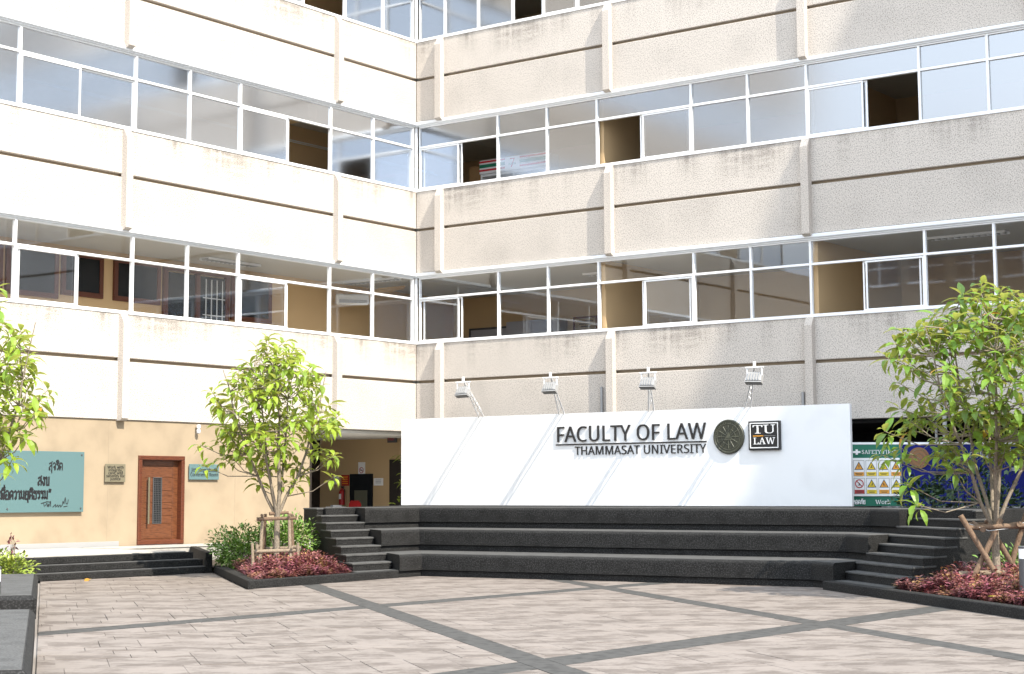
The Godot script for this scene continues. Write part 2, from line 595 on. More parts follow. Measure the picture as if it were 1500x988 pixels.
# Thai characters as strokes in a box one high: polylines of (x, y); the advance comes first
const THAI := {
	"ก": [0.62, [0.08, 0, 0.08, 0.6, 0.2, 0.68, 0.08, 0.8, 0.25, 1, 0.45, 0.95, 0.52, 0.75, 0.52, 0]],
	"ง": [0.5, [0.28, 0.98, 0.4, 0.9, 0.4, 0.78, 0.28, 0.75, 0.24, 0.88, 0.28, 0.98], [0.4, 0.85, 0.4, 0.05, 0.25, 0, 0.04, 0.45]],
	"จ": [0.58, [0.3, 0.5, 0.2, 0.42, 0.28, 0.32, 0.36, 0.42, 0.3, 0.5], [0.36, 0.42, 0.36, 0, 0.48, 0.1, 0.48, 0.75, 0.36, 0.98, 0.2, 0.98, 0.06, 0.8]],
	"ด": [0.64, [0.24, 0.5, 0.14, 0.42, 0.22, 0.32, 0.32, 0.42, 0.24, 0.5], [0.22, 0.32, 0.12, 0, 0.06, 0.4, 0.1, 0.8, 0.28, 1, 0.45, 0.95, 0.54, 0.75, 0.54, 0]],
	"ต": [0.64, [0.24, 0.5, 0.14, 0.42, 0.22, 0.32, 0.32, 0.42, 0.24, 0.5], [0.22, 0.32, 0.12, 0, 0.06, 0.4, 0.08, 0.85, 0.18, 1, 0.3, 0.86, 0.42, 1, 0.54, 0.85, 0.54, 0]],
	"ท": [0.66, [0.06, 0.9, 0.14, 1, 0.22, 0.9, 0.14, 0.8, 0.06, 0.9], [0.22, 0.9, 0.22, 0, 0.46, 0.9, 0.56, 0.9, 0.56, 0]],
	"ธ": [0.56, [0.48, 0.98, 0.36, 0.86, 0.2, 1, 0.08, 0.88, 0.14, 0.74, 0.46, 0.66, 0.48, 0.1, 0.38, 0, 0.1, 0, 0.1, 0.4]],
	"น": [0.66, [0.06, 0.9, 0.14, 1, 0.22, 0.9, 0.14, 0.8, 0.06, 0.9], [0.22, 0.9, 0.22, 0.1, 0.42, 0.2, 0.56, 0.02, 0.6, 0.14, 0.48, 0.24], [0.52, 0.2, 0.52, 1]],
	"บ": [0.64, [0.06, 0.9, 0.14, 1, 0.22, 0.9, 0.14, 0.8, 0.06, 0.9], [0.22, 0.9, 0.22, 0, 0.54, 0, 0.54, 1]],
	"ป": [0.64, [0.06, 0.9, 0.14, 1, 0.22, 0.9, 0.14, 0.8, 0.06, 0.9], [0.22, 0.9, 0.22, 0, 0.54, 0, 0.54, 1.4]],
	"ภ": [0.66, [0.06, 0.02, 0.16, 0.12, 0.06, 0.2, 0.02, 0.1, 0.06, 0.02], [0.16, 0.1, 0.16, 0.6, 0.24, 0.68, 0.12, 0.8, 0.3, 1, 0.5, 0.95, 0.56, 0.75, 0.56, 0]],
	"ม": [0.66, [0.06, 0.9, 0.14, 1, 0.22, 0.9, 0.14, 0.8, 0.06, 0.9], [0.2, 0.84, 0.2, 0.2, 0.1, 0.04, 0.06, 0.14, 0.2, 0.24, 0.54, 0.02, 0.54, 1]],
	"ย": [0.6, [0.2, 0.98, 0.1, 0.88, 0.2, 0.8, 0.26, 0.9, 0.2, 0.98], [0.1, 0.86, 0.1, 0.66, 0.26, 0.58, 0.1, 0.45, 0.1, 0, 0.5, 0, 0.5, 1]],
	"ร": [0.5, [0.44, 0.98, 0.32, 0.86, 0.16, 1, 0.06, 0.86, 0.14, 0.74, 0.4, 0.64, 0.4, 0.2, 0.3, 0.04, 0.22, 0.14, 0.34, 0.22]],
	"ล": [0.62, [0.2, 0.1, 0.12, 0, 0.06, 0.1, 0.14, 0.2, 0.2, 0.1], [0.06, 0.1, 0.06, 0.3, 0.3, 0.62, 0.52, 0.5, 0.52, 0], [0.52, 0.5, 0.5, 0.85, 0.3, 1, 0.08, 0.85]],
	"ว": [0.48, [0.26, 0.02, 0.38, 0.1, 0.28, 0.2, 0.2, 0.1, 0.26, 0.02], [0.38, 0.1, 0.4, 0.8, 0.24, 1, 0.04, 0.84]],
	"ส": [0.62, [0.2, 0.1, 0.12, 0, 0.06, 0.1, 0.14, 0.2, 0.2, 0.1], [0.06, 0.1, 0.06, 0.3, 0.3, 0.6, 0.52, 0.5, 0.52, 0], [0.52, 0.5, 0.5, 0.8, 0.3, 0.98, 0.08, 0.85], [0.44, 0.9, 0.56, 1.15]],
	"อ": [0.6, [0.14, 0.56, 0.24, 0.48, 0.16, 0.38, 0.08, 0.46, 0.14, 0.56], [0.08, 0.46, 0.08, 0, 0.5, 0, 0.52, 0.75, 0.38, 1, 0.2, 1, 0.06, 0.82]],
	"า": [0.44, [0.36, 0, 0.36, 0.8, 0.22, 1, 0.06, 0.84]],
	"พ": [0.7, [0.06, 0.9, 0.14, 1, 0.2, 0.9, 0.12, 0.8, 0.06, 0.9], [0.14, 0.8, 0.2, 0, 0.34, 0.7, 0.48, 0, 0.6, 0.1, 0.6, 1]],
	"เ": [0.26, [0.1, 1, 0.1, 0.1, 0.18, 0.02, 0.22, 0.1, 0.1, 0.14]],
	"ค": [0.62, [0.3, 0.5, 0.2, 0.42, 0.28, 0.32, 0.36, 0.42, 0.3, 0.5], [0.22, 0.36, 0.1, 0, 0.06, 0.5, 0.12, 0.85, 0.3, 1, 0.46, 0.92, 0.52, 0.7, 0.52, 0]],
	"ณ": [0.8, [0.08, 0.02, 0.16, 0.12, 0.06, 0.2, 0.08, 0.02], [0.14, 0.1, 0.14, 0.8, 0.28, 1, 0.4, 0.8, 0.4, 0.1, 0.58, 0.2, 0.72, 0.02], [0.66, 0.2, 0.66, 1]],
	"ะ": [0.4, [0.06, 0.9, 0.14, 0.98, 0.2, 0.88, 0.1, 0.84, 0.34, 1], [0.06, 0.4, 0.14, 0.48, 0.2, 0.38, 0.1, 0.34, 0.34, 0.5]],
	"ิ": [0.0, [-0.52, 1.12, -0.42, 1.32, -0.2, 1.34, -0.06, 1.12, -0.52, 1.12]],
	"ั": [0.0, [-0.4, 1.3, -0.3, 1.16, -0.24, 1.26, -0.34, 1.32, -0.28, 1.14, -0.04, 1.34]],
	"ุ": [0.0, [-0.24, -0.12, -0.14, -0.1, -0.12, -0.4]],
	"ื": [0.0, [-0.52, 1.12, -0.42, 1.32, -0.2, 1.34, -0.06, 1.12, -0.52, 1.12], [-0.2, 1.34, -0.2, 1.46], [-0.1, 1.2, -0.08, 1.44]],
	"่": [0.0, [-0.16, 1.5, -0.16, 1.68]],
	"”": [0.5, [0.12, 1.15, 0.2, 1.15, 0.12, 0.85], [0.3, 1.15, 0.38, 1.15, 0.3, 0.85]],
	" ": [0.4],
}
func stroke(b: MB, p: Array, w: float, z: float, depth: float) -> void:
	for i in p.size() - 1:
		var a: Vector2 = p[i]
		var c: Vector2 = p[i + 1]
		var d := (c - a).normalized()
		var s := Vector2(-d.y, d.x) * w * 0.5
		a -= d * w * 0.3
		c += d * w * 0.3
		var zz := z + depth + 0.0004 * (i % 3)
		b.quad(Vector3(a.x + s.x, a.y + s.y, zz), Vector3(c.x + s.x, c.y + s.y, zz), Vector3(c.x - s.x, c.y - s.y, zz), Vector3(a.x - s.x, a.y - s.y, zz), Vector3.BACK)

# mesh of a line of Thai in the x-y plane, right end at x1 if from_right
func thai(s: String, x: float, y: float, h: float, weight: float, depth: float, from_right := false) -> MB:
	var b := MB.new()
	var total := 0.0
	for ch in s:
		total += THAI[ch][0] * h * 1.05
	var pen := x - total if from_right else x
	for ch in s:
		var g: Array = THAI[ch]
		for k in range(1, g.size()):
			var line := []
			for j in range(0, g[k].size(), 2):
				line.append(Vector2(pen + g[k][j] * h, y + g[k][j + 1] * h))
			stroke(b, line, weight, 0, depth)
		pen += g[0] * h * 1.05
	return b

# ------------------------------------------------------------------ the building
const SILL := [5.746, 10.066, 14.386]
const HEAD := [7.62, 11.94, 16.26]
const TRANSOM := [7.03, 11.34, 15.66]
const GROOVE := [4.69, 8.98, 13.3, 17.62]
var WL := Transform3D(Basis(Vector3.UP, PI / 2), Vector3.ZERO)
var WR := Transform3D()

func rect_frame(b: MB, x0: float, x1: float, y0: float, y1: float, w: float, z: float, d: float, ch := 0.006) -> void:
	b.box(Vector3((x0 + x1) / 2, y0 + w / 2, z), Vector3(x1 - x0, w, d), ch)
	b.box(Vector3((x0 + x1) / 2, y1 - w / 2, z), Vector3(x1 - x0, w, d), ch)
	b.box(Vector3(x0 + w / 2, (y0 + y1) / 2, z), Vector3(w, y1 - y0 - 2 * w, d), ch)
	b.box(Vector3(x1 - w / 2, (y0 + y1) / 2, z), Vector3(w, y1 - y0 - 2 * w, d), ch)

func pane(x0: float, x1: float, y0: float, y1: float, z: float) -> ArrayMesh:
	var b := MB.new()
	b.quad(Vector3(x0, y0, z), Vector3(x1, y0, z), Vector3(x1, y1, z), Vector3(x0, y1, z), Vector3.BACK)
	return b.done()

# kind: one pane; closed, left, right: a slider, and which half stands open
func window(bd: Node3D, w: Transform3D, lv: int, a: float, c: float, kind: String) -> void:
	var y0: float = SILL[lv]
	var y1: float = HEAD[lv]
	var ty: float = TRANSOM[lv]
	var z := -0.09
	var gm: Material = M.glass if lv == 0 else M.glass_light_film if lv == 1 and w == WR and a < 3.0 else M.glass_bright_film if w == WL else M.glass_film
	var b := MB.new()
	var fw := 0.03
	b.box(Vector3((a + c) / 2, y0 + 0.04, z + 0.03), Vector3(c - a, 0.08, 0.16), 0.008)
	b.box(Vector3((a + c) / 2, y1 - 0.02, z), Vector3(c - a, 0.04, 0.1), 0.006)
	b.box(Vector3((a + c) / 2, ty, z + 0.003), Vector3(c - a - 2 * fw, 0.058, 0.1), 0.006)
	for x in [a + fw / 2, c - fw / 2]:
		b.box(Vector3(x, (y0 + 0.08 + y1 - 0.04) / 2, z), Vector3(fw, y1 - y0 - 0.12, 0.1), 0.006)
	var win := part("window", b.done(), M.frame, bd, w)
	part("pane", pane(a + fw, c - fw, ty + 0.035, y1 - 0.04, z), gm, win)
	var lo := y0 + 0.08
	var hi := ty - 0.035
	if kind == "one":
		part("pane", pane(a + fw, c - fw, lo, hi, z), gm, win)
		return
	var m := (a + c) / 2
	var halves := [[a + fw, m + 0.03, z + 0.02], [m - 0.03, c - fw, z - 0.025]]
	if kind == "right":
		halves = [[a + fw, m + 0.03, z + 0.02], [a + fw + 0.09, m + 0.12, z - 0.025]]
	elif kind == "left":
		halves = [[m - 0.12, c - fw - 0.09, z - 0.025], [m - 0.03, c - fw, z + 0.02]]
	for h in halves:
		var s := MB.new()
		rect_frame(s, h[0], h[1], lo, hi, 0.042, h[2], 0.035, 0.005)
		part("sash", s.done(), M.frame, win)
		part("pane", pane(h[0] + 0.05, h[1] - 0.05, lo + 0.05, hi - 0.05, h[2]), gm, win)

func panel(bd: Node3D, w: Transform3D, x0: float, x1: float, y0: float, y1: float, stained: bool) -> void:
	var b := MB.new()
	b.box(Vector3((x0 + x1) / 2, (y0 + y1) / 2, -0.09), Vector3(x1 - x0, y1 - y0, 0.18), 0.012)
	for p in b.v:
		b.uv.append(Vector2((p.x + y0 * 3.7) / 9.0, (y1 - p.y) / (y1 - y0) * 0.98 + 0.01))
	part("wall_panel", b.done(), M.panel_stained if stained else M.panel_plain, bd, w)

func wing(bd: Node3D, w: Transform3D, cuts: Array, fins: Array, lists: Array, x0: float, x1: float) -> void:
	for lv in 4:
		var y0: float = 3.306 if lv == 0 else HEAD[lv - 1] + 0.14
		var y1: float = SILL[lv] if lv < 3 else 18.9
		var g: float = GROOVE[lv]
		for i in cuts.size() - 1:
			panel(bd, w, cuts[i], cuts[i + 1], y0, g - 0.038, false)
			panel(bd, w, cuts[i], cuts[i + 1], g + 0.04, y1, true)
		var b := MB.new()
		b.box(Vector3((x0 + x1) / 2, g, -0.15), Vector3(x1 - x0, 0.16, 0.06))
		part("groove", b.done(), M.groove, bd, w)
		for f in fins:
			var s := MB.new()
			s.t = w * Transform3D(Basis(Vector3.UP, -PI / 2), Vector3(f, 0, 0))
			var yb := y0 - (0.06 if lv > 0 else 0.02)
			s.slab(PackedVector2Array([Vector2(-0.02, yb), Vector2(0.1, yb), Vector2(0.17, yb + 0.05), Vector2(0.17, y1 - 0.2), Vector2(0.05, y1 + 0.01), Vector2(-0.02, y1 + 0.01)]), -0.1, 0.1)
			part("fin", s.done(), M.fin, bd)
		if lv > 0:
			var d := MB.new()
			d.box(Vector3((x0 + x1) / 2, y0 - 0.06, 0.0), Vector3(x1 - x0, 0.1, 0.1), 0.02)
			d.box(Vector3((x0 + x1) / 2, y0 - 0.125, -0.07), Vector3(x1 - x0, 0.03, 0.14))
			part("drip_edge", d.done(), M.drip, bd, w)
	for lv in 3:
		for s in lists[lv]:
			window(bd, w, lv, s[0], s[1], s[2])

func building() -> void:
	var bd := thing("faculty_building", "pale pebble-dash concrete block of two wings meeting in an inside corner, with ribbon windows", "building")
	var l12 := [[-22.3, -20.6, "one"], [-20.6, -17.25, "right"], [-17.25, -15.5, "one"], [-15.5, -13.79, "one"], [-13.79, -10.42, "right"], [-10.42, -8.68, "one"], [-8.68, -6.95, "one"], [-6.95, -3.55, "right"], [-3.55, -1.8, "one"], [-1.8, -0.06, "one"]]
	var l2 := l12.duplicate(true)
	l2[4][2] = "closed"
	var l3 := [[-22.3, -19.4, "one"], [-19.4, -16.5, "one"], [-16.5, -13.6, "one"], [-13.6, -10.8, "one"], [-10.8, -8.0, "one"], [-8.0, -6.4, "one"], [-6.4, -3.0, "right"], [-3.0, -1.39, "one"], [-1.39, -0.06, "one"]]
	wing(bd, WL, [-25.0, -18.1, -10.76, -3.4, 0.0], [-18.1, -10.76, -3.4], [l12, l2, l3], -25.0, 0.0)
	var r1 := [[0.06, 2.82, "right"], [2.82, 4.46, "one"], [4.46, 6.06, "one"], [6.06, 8.9, "left"], [8.9, 10.5, "one"], [10.5, 12.1, "one"], [12.1, 14.97, "left"], [14.97, 16.6, "one"], [16.6, 18.2, "one"], [18.2, 21.0, "right"], [21.0, 23.9, "one"]]
	var r2 := r1.duplicate(true)
	r2[6][2] = "right"
	var r3 := [[0.06, 0.98, "one"], [0.98, 2.16, "one"], [2.16, 3.34, "one"], [3.34, 5.48, "left"], [5.48, 6.65, "one"], [6.65, 7.8, "one"], [7.8, 9.95, "right"], [9.95, 11.1, "one"], [11.1, 12.3, "one"], [12.3, 14.4, "one"], [14.4, 16.5, "one"], [16.5, 18.6, "one"], [18.6, 20.7, "one"], [20.7, 23.9, "one"]]
	wing(bd, WR, [0.0, 0.89, 6.5, 12.1, 17.7, 24.0], [0.89, 6.5, 12.1, 17.7], [r1, r2, r3], 0.0, 24.0)
	for lv in 3:
		var cp := MB.new()
		cp.box(Vector3(-0.04, (SILL[lv] + HEAD[lv]) / 2, -0.04), Vector3(0.08, HEAD[lv] - SILL[lv], 0.08), 0.01)
		part("corner_post", cp.done(), M.frame, bd)
	# floors, ceilings and rooms behind the glass
	for lv in 4:
		var y0: float = 3.306 if lv == 0 else HEAD[lv - 1] + 0.02
		var y1: float = SILL[lv] - 0.85 if lv < 3 else 19.0
		var b := MB.new()
		b.box(Vector3(-1.5, (y0 + y1) / 2, 9.9), Vector3(2.64, y1 - y0, 30.2))
		part("floor_slab", b.done(), M.slab, bd)
		var c := MB.new()
		c.box(Vector3(11.9, (y0 + y1) / 2, -2.7), Vector3(24.1, y1 - y0, 5.02))
		part("floor_slab", c.done(), M.slab, bd)
	for lv in 3:
		var y0: float = SILL[lv] - 0.85
		var y1: float = HEAD[lv] + 0.02
		var h := y1 - y0
		var b := MB.new()
		b.box(Vector3(-2.75, (y0 + y1) / 2, 9.9), Vector3(0.16, h, 30.2))
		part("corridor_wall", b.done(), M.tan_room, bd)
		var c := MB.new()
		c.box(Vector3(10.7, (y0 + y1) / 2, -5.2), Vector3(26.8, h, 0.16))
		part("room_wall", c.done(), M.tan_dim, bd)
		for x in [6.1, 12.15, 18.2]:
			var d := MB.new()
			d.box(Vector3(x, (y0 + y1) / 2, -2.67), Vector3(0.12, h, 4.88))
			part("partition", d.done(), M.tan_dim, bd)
	for q in [[11.5, 0.018, 0.0], [11.42, 0.014, 0.12]]:
		var cn := MB.new()
		cn.tube([Vector3(-2.55 + q[2], q[0], 24.0), Vector3(-2.55 + q[2], q[0], -4.0)], [q[1], q[1]], 6)
		part("conduit", cn.done(), M.frame, bd)
	var bm := MB.new()
	bm.box(Vector3(-1.4, 11.7, 4.2), Vector3(2.5, 0.4, 0.35))
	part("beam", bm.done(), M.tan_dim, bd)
	# brown joinery along the first-floor corridor
	for q in [[-18.4, -16.6, 6.4, 7.5], [-16.4, -14.2, 6.35, 7.5], [-14.0, -12.15, 6.3, 7.5], [-12.05, -10.5, 6.3, 7.5], [-10.4, -9.1, 6.42, 7.5], [-8.75, -7.2, 6.42, 7.5], [-4.65, -3.1, 6.25, 7.5]]:
		var f := MB.new()
		rect_frame(f, q[0], q[1], q[2], q[3], 0.12, -2.63, 0.08)
		var win := part("corridor_window", f.done(), M.brown_wood, bd, WL)
		var g := MB.new()
		g.box(Vector3((q[0] + q[1]) / 2, (q[2] + q[3]) / 2, -2.64), Vector3(q[1] - q[0] - 0.24, q[3] - q[2] - 0.24, 0.04))
		part("pane", g.done(), M.dark_pane, win)
	var dr := MB.new()
	rect_frame(dr, -7.1, -4.75, 4.92, 7.5, 0.14, -2.62, 0.1)
	dr.box(Vector3(-5.9, 6.2, -2.62), Vector3(0.14, 2.3, 0.1))
	dr.box(Vector3(-5.9, 5.95, -2.621), Vector3(2.1, 0.3, 0.08))
	var dw := part("corridor_door", dr.done(), M.brown_wood, bd, WL)
	for i in 2:
		for k in 2:
			var g := MB.new()
			g.box(Vector3(-6.45 + i * 1.1, 6.72 if k else 5.42, -2.63), Vector3(0.9, 1.2 if k else 0.7, 0.04))
			part("pane", g.done(), M.dark_pane, dw)
	var gr := MB.new()
	for i in 4:
		gr.box(Vector3(-5.62 + i * 0.2, 6.6, -2.58), Vector3(0.022, 1.3, 0.022))
	for y in [6.3, 6.75]:
		gr.box(Vector3(-5.33, y, -2.575), Vector3(0.8, 0.022, 0.022))
	part("grille", gr.done(), M.frame, dw)
	# ground floor: tan wall beside the door, the open passage in the corner, dark undercroft under the right wing
	var gw := MB.new()
	for q in [[-25.0, -10.16], [-8.72, -4.31]]:
		gw.box(Vector3((q[0] + q[1]) / 2, 1.75, -0.14), Vector3(q[1] - q[0], 3.1, 0.2))
	gw.box(Vector3(-9.44, 2.9, -0.14), Vector3(1.44, 0.8, 0.2))
	part("ground_wall", gw.done(), M.tan_wall, bd, WL)
	var sk := MB.new()
	sk.box(Vector3(-13.2, 0.48, -0.035), Vector3(5.0, 0.13, 0.02), 0.004)
	part("skirting", sk.done(), M.lamp_grey, bd, WL)
	var jt := MB.new()
	for x in [-11.05, -7.0]:
		jt.box(Vector3(x, 1.85, -0.0385), Vector3(0.012, 2.86, 0.004))
	part("wall_joint", jt.done(), M.groove, bd, WL)
	var pw := MB.new()
	pw.box(Vector3(-4.4, 1.85, -2.1), Vector3(8.4, 2.9, 0.2))
	part("passage_wall", pw.done(), M.tan_dim, bd)
	var pc := MB.new()
	pc.box(Vector3(-4.4, 3.26, 1.1), Vector3(8.3, 0.07, 6.5))
	part("passage_ceiling", pc.done(), M.white_room, bd)
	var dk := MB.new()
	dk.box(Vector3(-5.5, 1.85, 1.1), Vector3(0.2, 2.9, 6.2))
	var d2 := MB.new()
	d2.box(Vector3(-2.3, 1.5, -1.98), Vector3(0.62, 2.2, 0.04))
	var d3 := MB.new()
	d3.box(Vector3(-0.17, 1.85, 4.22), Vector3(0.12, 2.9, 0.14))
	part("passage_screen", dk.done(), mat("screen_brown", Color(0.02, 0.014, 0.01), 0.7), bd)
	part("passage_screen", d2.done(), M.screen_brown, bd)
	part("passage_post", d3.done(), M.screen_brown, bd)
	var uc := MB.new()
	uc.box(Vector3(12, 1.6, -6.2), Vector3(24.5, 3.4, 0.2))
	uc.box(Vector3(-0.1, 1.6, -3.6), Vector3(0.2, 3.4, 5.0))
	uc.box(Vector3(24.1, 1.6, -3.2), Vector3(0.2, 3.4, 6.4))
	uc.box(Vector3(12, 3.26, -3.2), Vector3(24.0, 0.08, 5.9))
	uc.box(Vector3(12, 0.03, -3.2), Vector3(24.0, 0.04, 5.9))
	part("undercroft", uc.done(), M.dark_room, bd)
	# the passage door and the front door
	var pd := MB.new()
	pd.box(Vector3(-3.72, 1.3, -1.985), Vector3(0.9, 1.78, 0.03))
	var pdd := part("passage_door", pd.done(), M.dark_pane, bd)
	var pg := MB.new()
	pg.box(Vector3(-3.72, 1.1, -1.96), Vector3(0.5, 1.2, 0.02))
	part("pane", pg.done(), mat("dim_glass", Color(0.14, 0.14, 0.1), 0.3), pdd)
	var df := MB.new()
	rect_frame(df, -10.16, -8.72, 0.44, 2.5, 0.1, -0.11, 0.24, 0.01)
	var door := part("door", df.done(), M.door_frame, bd, WL)
	var st := MB.new()
	for x in [[-10.06, -9.88], [-8.98, -8.82]]:
		st.box(Vector3((x[0] + x[1]) / 2, 1.43, -0.16), Vector3(x[1] - x[0], 1.96, 0.05), 0.004)
	part("stile", st.done(), M.door_wood, door)
	for q in [[0.45, 0.57], [0.575, 0.92], [0.925, 1.1], [1.105, 1.26], [1.265, 1.4], [1.405, 1.56], [1.565, 1.68], [1.685, 1.99], [1.995, 2.26], [2.265, 2.4]]:
		var p := MB.new()
		if q[0] > 0.9 and q[1] < 2.0:
			p.box(Vector3(-9.74, (q[0] + q[1]) / 2, -0.163), Vector3(0.28, q[1] - q[0], 0.05), 0.006)
			var p2 := MB.new()
			p2.box(Vector3(-9.15, (q[0] + q[1]) / 2, -0.163), Vector3(0.34, q[1] - q[0], 0.05), 0.006)
			part("plank", p2.done(), M.door_wood, door)
		else:
			p.box(Vector3(-9.43, (q[0] + q[1]) / 2, -0.163), Vector3(0.9, q[1] - q[0], 0.05), 0.006)
		part("plank", p.done(), M.door_wood, door)
	var bk := MB.new()
	bk.box(Vector3(-9.44, 1.45, -0.21), Vector3(1.3, 2.0, 0.03))
	part("core", bk.done(), M.door_frame, door)
	var dg := MB.new()
	dg.box(Vector3(-9.46, 1.46, -0.168), Vector3(0.26, 1.06, 0.03))
	part("pane", dg.done(), M.dark_pane, door)
	var dl := MB.new()
	rect_frame(dl, -9.6, -9.32, 0.92, 2.0, 0.02, -0.135, 0.02, 0.003)
	for i in 5:
		dl.box(Vector3(-9.56 + i * 0.05, 1.46, -0.146), Vector3(0.008, 1.04, 0.01))
	for i in 20:
		dl.box(Vector3(-9.46, 0.97 + i * 0.052, -0.145), Vector3(0.24, 0.008, 0.01))
	part("grille", dl.done(), M.grey_metal, door)
	var hb := MB.new()
	hb.tube([Vector3(-9.79, 0.92, -0.06), Vector3(-9.79, 2.0, -0.06)], [0.026, 0.026], 10)
	for y in [1.05, 1.87]:
		hb.tube([Vector3(-9.79, y, -0.14), Vector3(-9.79, y, -0.06)], [0.012, 0.012], 6)
	part("handle", hb.done(), M.brass, door)
	var lk := MB.new()
	lk.tube([Vector3(-9.99, 1.4, -0.14), Vector3(-9.99, 1.4, -0.115)], [0.03, 0.026], 12)
	part("lock", lk.done(), M.steel, door)
	# pipes and a small lamp on the facade
	for q in [[6.19, 3.4, 4.32, 0.04], [11.88, 3.4, 3.98, 0.04], [15.36, 2.2, 4.2, 0.05]]:
		var p := MB.new()
		p.tube([Vector3(q[0], q[1], 0.06), Vector3(q[0], q[2], 0.06)], [q[3], q[3]], 10)
		part("pipe", p.done(), M.lamp_grey, bd)
	# roof
	var rf := MB.new()
	rf.box(Vector3(-1.5, 19.1, 9.9), Vector3(3.4, 0.2, 30.4), 0.02)
	rf.box(Vector3(12.25, 19.1, -2.7), Vector3(23.9, 0.2, 5.6), 0.02)
	part("roof", rf.done(), M.slab, bd)

# ------------------------------------------------------------------ what stands in the rooms
func rooms() -> void:
	# louvred ceiling lights
	for q in [[Vector3(-1.55, 7.57, 5.75), PI / 2, "louvred ceiling light seen through the upper panes of the left wing's first floor"],
			[Vector3(-1.3, 7.57, 0.4), 0.0, "louvred ceiling light behind the corner window panes of the first floor"],
			[Vector3(5.2, 7.57, -2.2), 0.0, "louvred ceiling light behind the right wing's second slider from the corner"],
			[Vector3(15.4, 7.57, -1.6), 0.0, "louvred ceiling light in the dim right-hand first-floor room above the tree"]]:
		var t := thing("ceiling_light", q[2], "ceiling light", q[0], q[1], "louvred ceiling lights in the rooms")
		var b := MB.new()
		b.box(Vector3(0, 0.03, -0.16), Vector3(1.9, 0.06, 0.02))
		b.box(Vector3(0, 0.03, 0.16), Vector3(1.9, 0.06, 0.02))
		b.box(Vector3(0, 0.055, 0), Vector3(1.9, 0.01, 0.3))
		part("housing", b.done(), M.frame, t)
		for i in 12:
			var s := MB.new()
			s.box(Vector3(-0.88 + i * 0.16, 0.02, 0), Vector3(0.012, 0.05, 0.3))
			part("louvre", s.done(), M.steel, t)
	var wb := thing("whiteboard", "small framed whiteboard behind the first open slider from the corner", "whiteboard", Vector3(-1.25, 6.2, -5.08))
	var wf := MB.new()
	rect_frame(wf, -0.75, 0.75, -0.6, 0.48, 0.06, 0.0, 0.06)
	part("frame", wf.done(), M.grey_metal, wb)
	var ws := MB.new()
	ws.box(Vector3(0, -0.06, -0.01), Vector3(1.38, 0.96, 0.02))
	part("surface", ws.done(), M.board_grey, wb)
	var cb := thing("filing_cabinet", "wide grey cabinet standing behind two fixed panes beside the framed notice", "cabinet", Vector3(0.75, 4.9, -4.8))
	var cm := MB.new()
	cm.box(Vector3(0, 0.92, 0), Vector3(1.9, 1.84, 0.5), 0.01)
	part("body", cm.done(), M.board_grey, cb)
	for x in [-0.47, 0.47]:
		var dm := MB.new()
		dm.box(Vector3(x, 0.92, 0.26), Vector3(0.92, 1.76, 0.02), 0.004)
		var dd := part("door", dm.done(), M.board_grey, cb)
		var hm := MB.new()
		hm.box(Vector3(x - signf(x) * 0.38, 1.0, 0.285), Vector3(0.03, 0.2, 0.03), 0.006)
		part("handle", hm.done(), M.grey_metal, dd)
	var fp := thing("framed_notice", "dark framed notice with a line of print hung on the tan first-floor wall", "picture frame", Vector3(2.3, 6.58, -5.1))
	var fm := MB.new()
	rect_frame(fm, -0.42, 0.42, -0.22, 0.22, 0.05, 0.0, 0.05)
	part("frame", fm.done(), M.brown_wood, fp)
	var fs := MB.new()
	fs.box(Vector3(0, 0, -0.01), Vector3(0.74, 0.34, 0.01))
	part("print", fs.done(), mat("print_tan", Color(0.35, 0.27, 0.17), 0.8), fp)
	var ft := MB.new()
	for i in 3:
		ft.box(Vector3(0, 0.08 - i * 0.08, 0.0), Vector3(0.56 - i * 0.12, 0.025, 0.004))
	part("lettering", ft.done(), M.ink, fp)
	# drinks cooler with the store's striped header
	var ck := thing("drinks_cooler", "white drinks cooler with a red and green striped header, behind second-floor glass", "cooler", Vector3(1.95, 9.216, -2.3))
	var km := MB.new()
	rect_frame(km, -1.18, 1.18, 0.0, 1.55, 0.07, 0.0, 0.6)
	km.box(Vector3(0, 0.77, 0), Vector3(0.07, 1.41, 0.6))
	km.box(Vector3(0, 0.77, -0.28), Vector3(2.2, 1.4, 0.03))
	part("body", km.done(), M.white_paint, ck)
	for x in [-0.575, 0.575]:
		part("pane", pane(x - 0.535, x + 0.535, 0.07, 1.48, 0.29), M.glass, ck)
	for y in [0.4, 0.75, 1.1]:
		var sm := MB.new()
		sm.box(Vector3(0, y, 0), Vector3(2.2, 0.02, 0.5))
		part("shelf", sm.done(), M.sheet, ck)
	var hm2 := MB.new()
	hm2.box(Vector3(0, 1.755, 0.05), Vector3(2.36, 0.4, 0.62), 0.01)
	var hd := part("header", hm2.done(), M.white_paint, ck)
	for q in [[1.9, 0.055, "store_red"], [1.78, 0.1, "store_green"], [1.655, 0.055, "store_red"]]:
		for x in [[-1.17, -0.26], [0.26, 1.17]]:
			var s := MB.new()
			s.box(Vector3((x[0] + x[1]) / 2, q[0], 0.3625), Vector3(x[1] - x[0], q[1], 0.004))
			part("stripe", s.done(), M[q[2]], hd)
	part("numeral", text("7", 0.36, 0.006, "Droid Sans"), M.store_red, hd, Transform3D(Basis(), Vector3(0, 1.77, 0.364)))
	part("lettering", text("ELEVEN", 0.075, 0.006, "Droid Sans"), M.store_green, hd, Transform3D(Basis(), Vector3(0, 1.74, 0.3675)))
	var pb := thing("wooden_cupboard", "plain tan wooden cupboard with rounded top beside the drinks cooler", "cupboard", Vector3(0.45, 9.216, -2.4))
	var pm := MB.new()
	pm.box(Vector3(0, 0.95, 0), Vector3(0.56, 1.9, 0.4), 0.05)
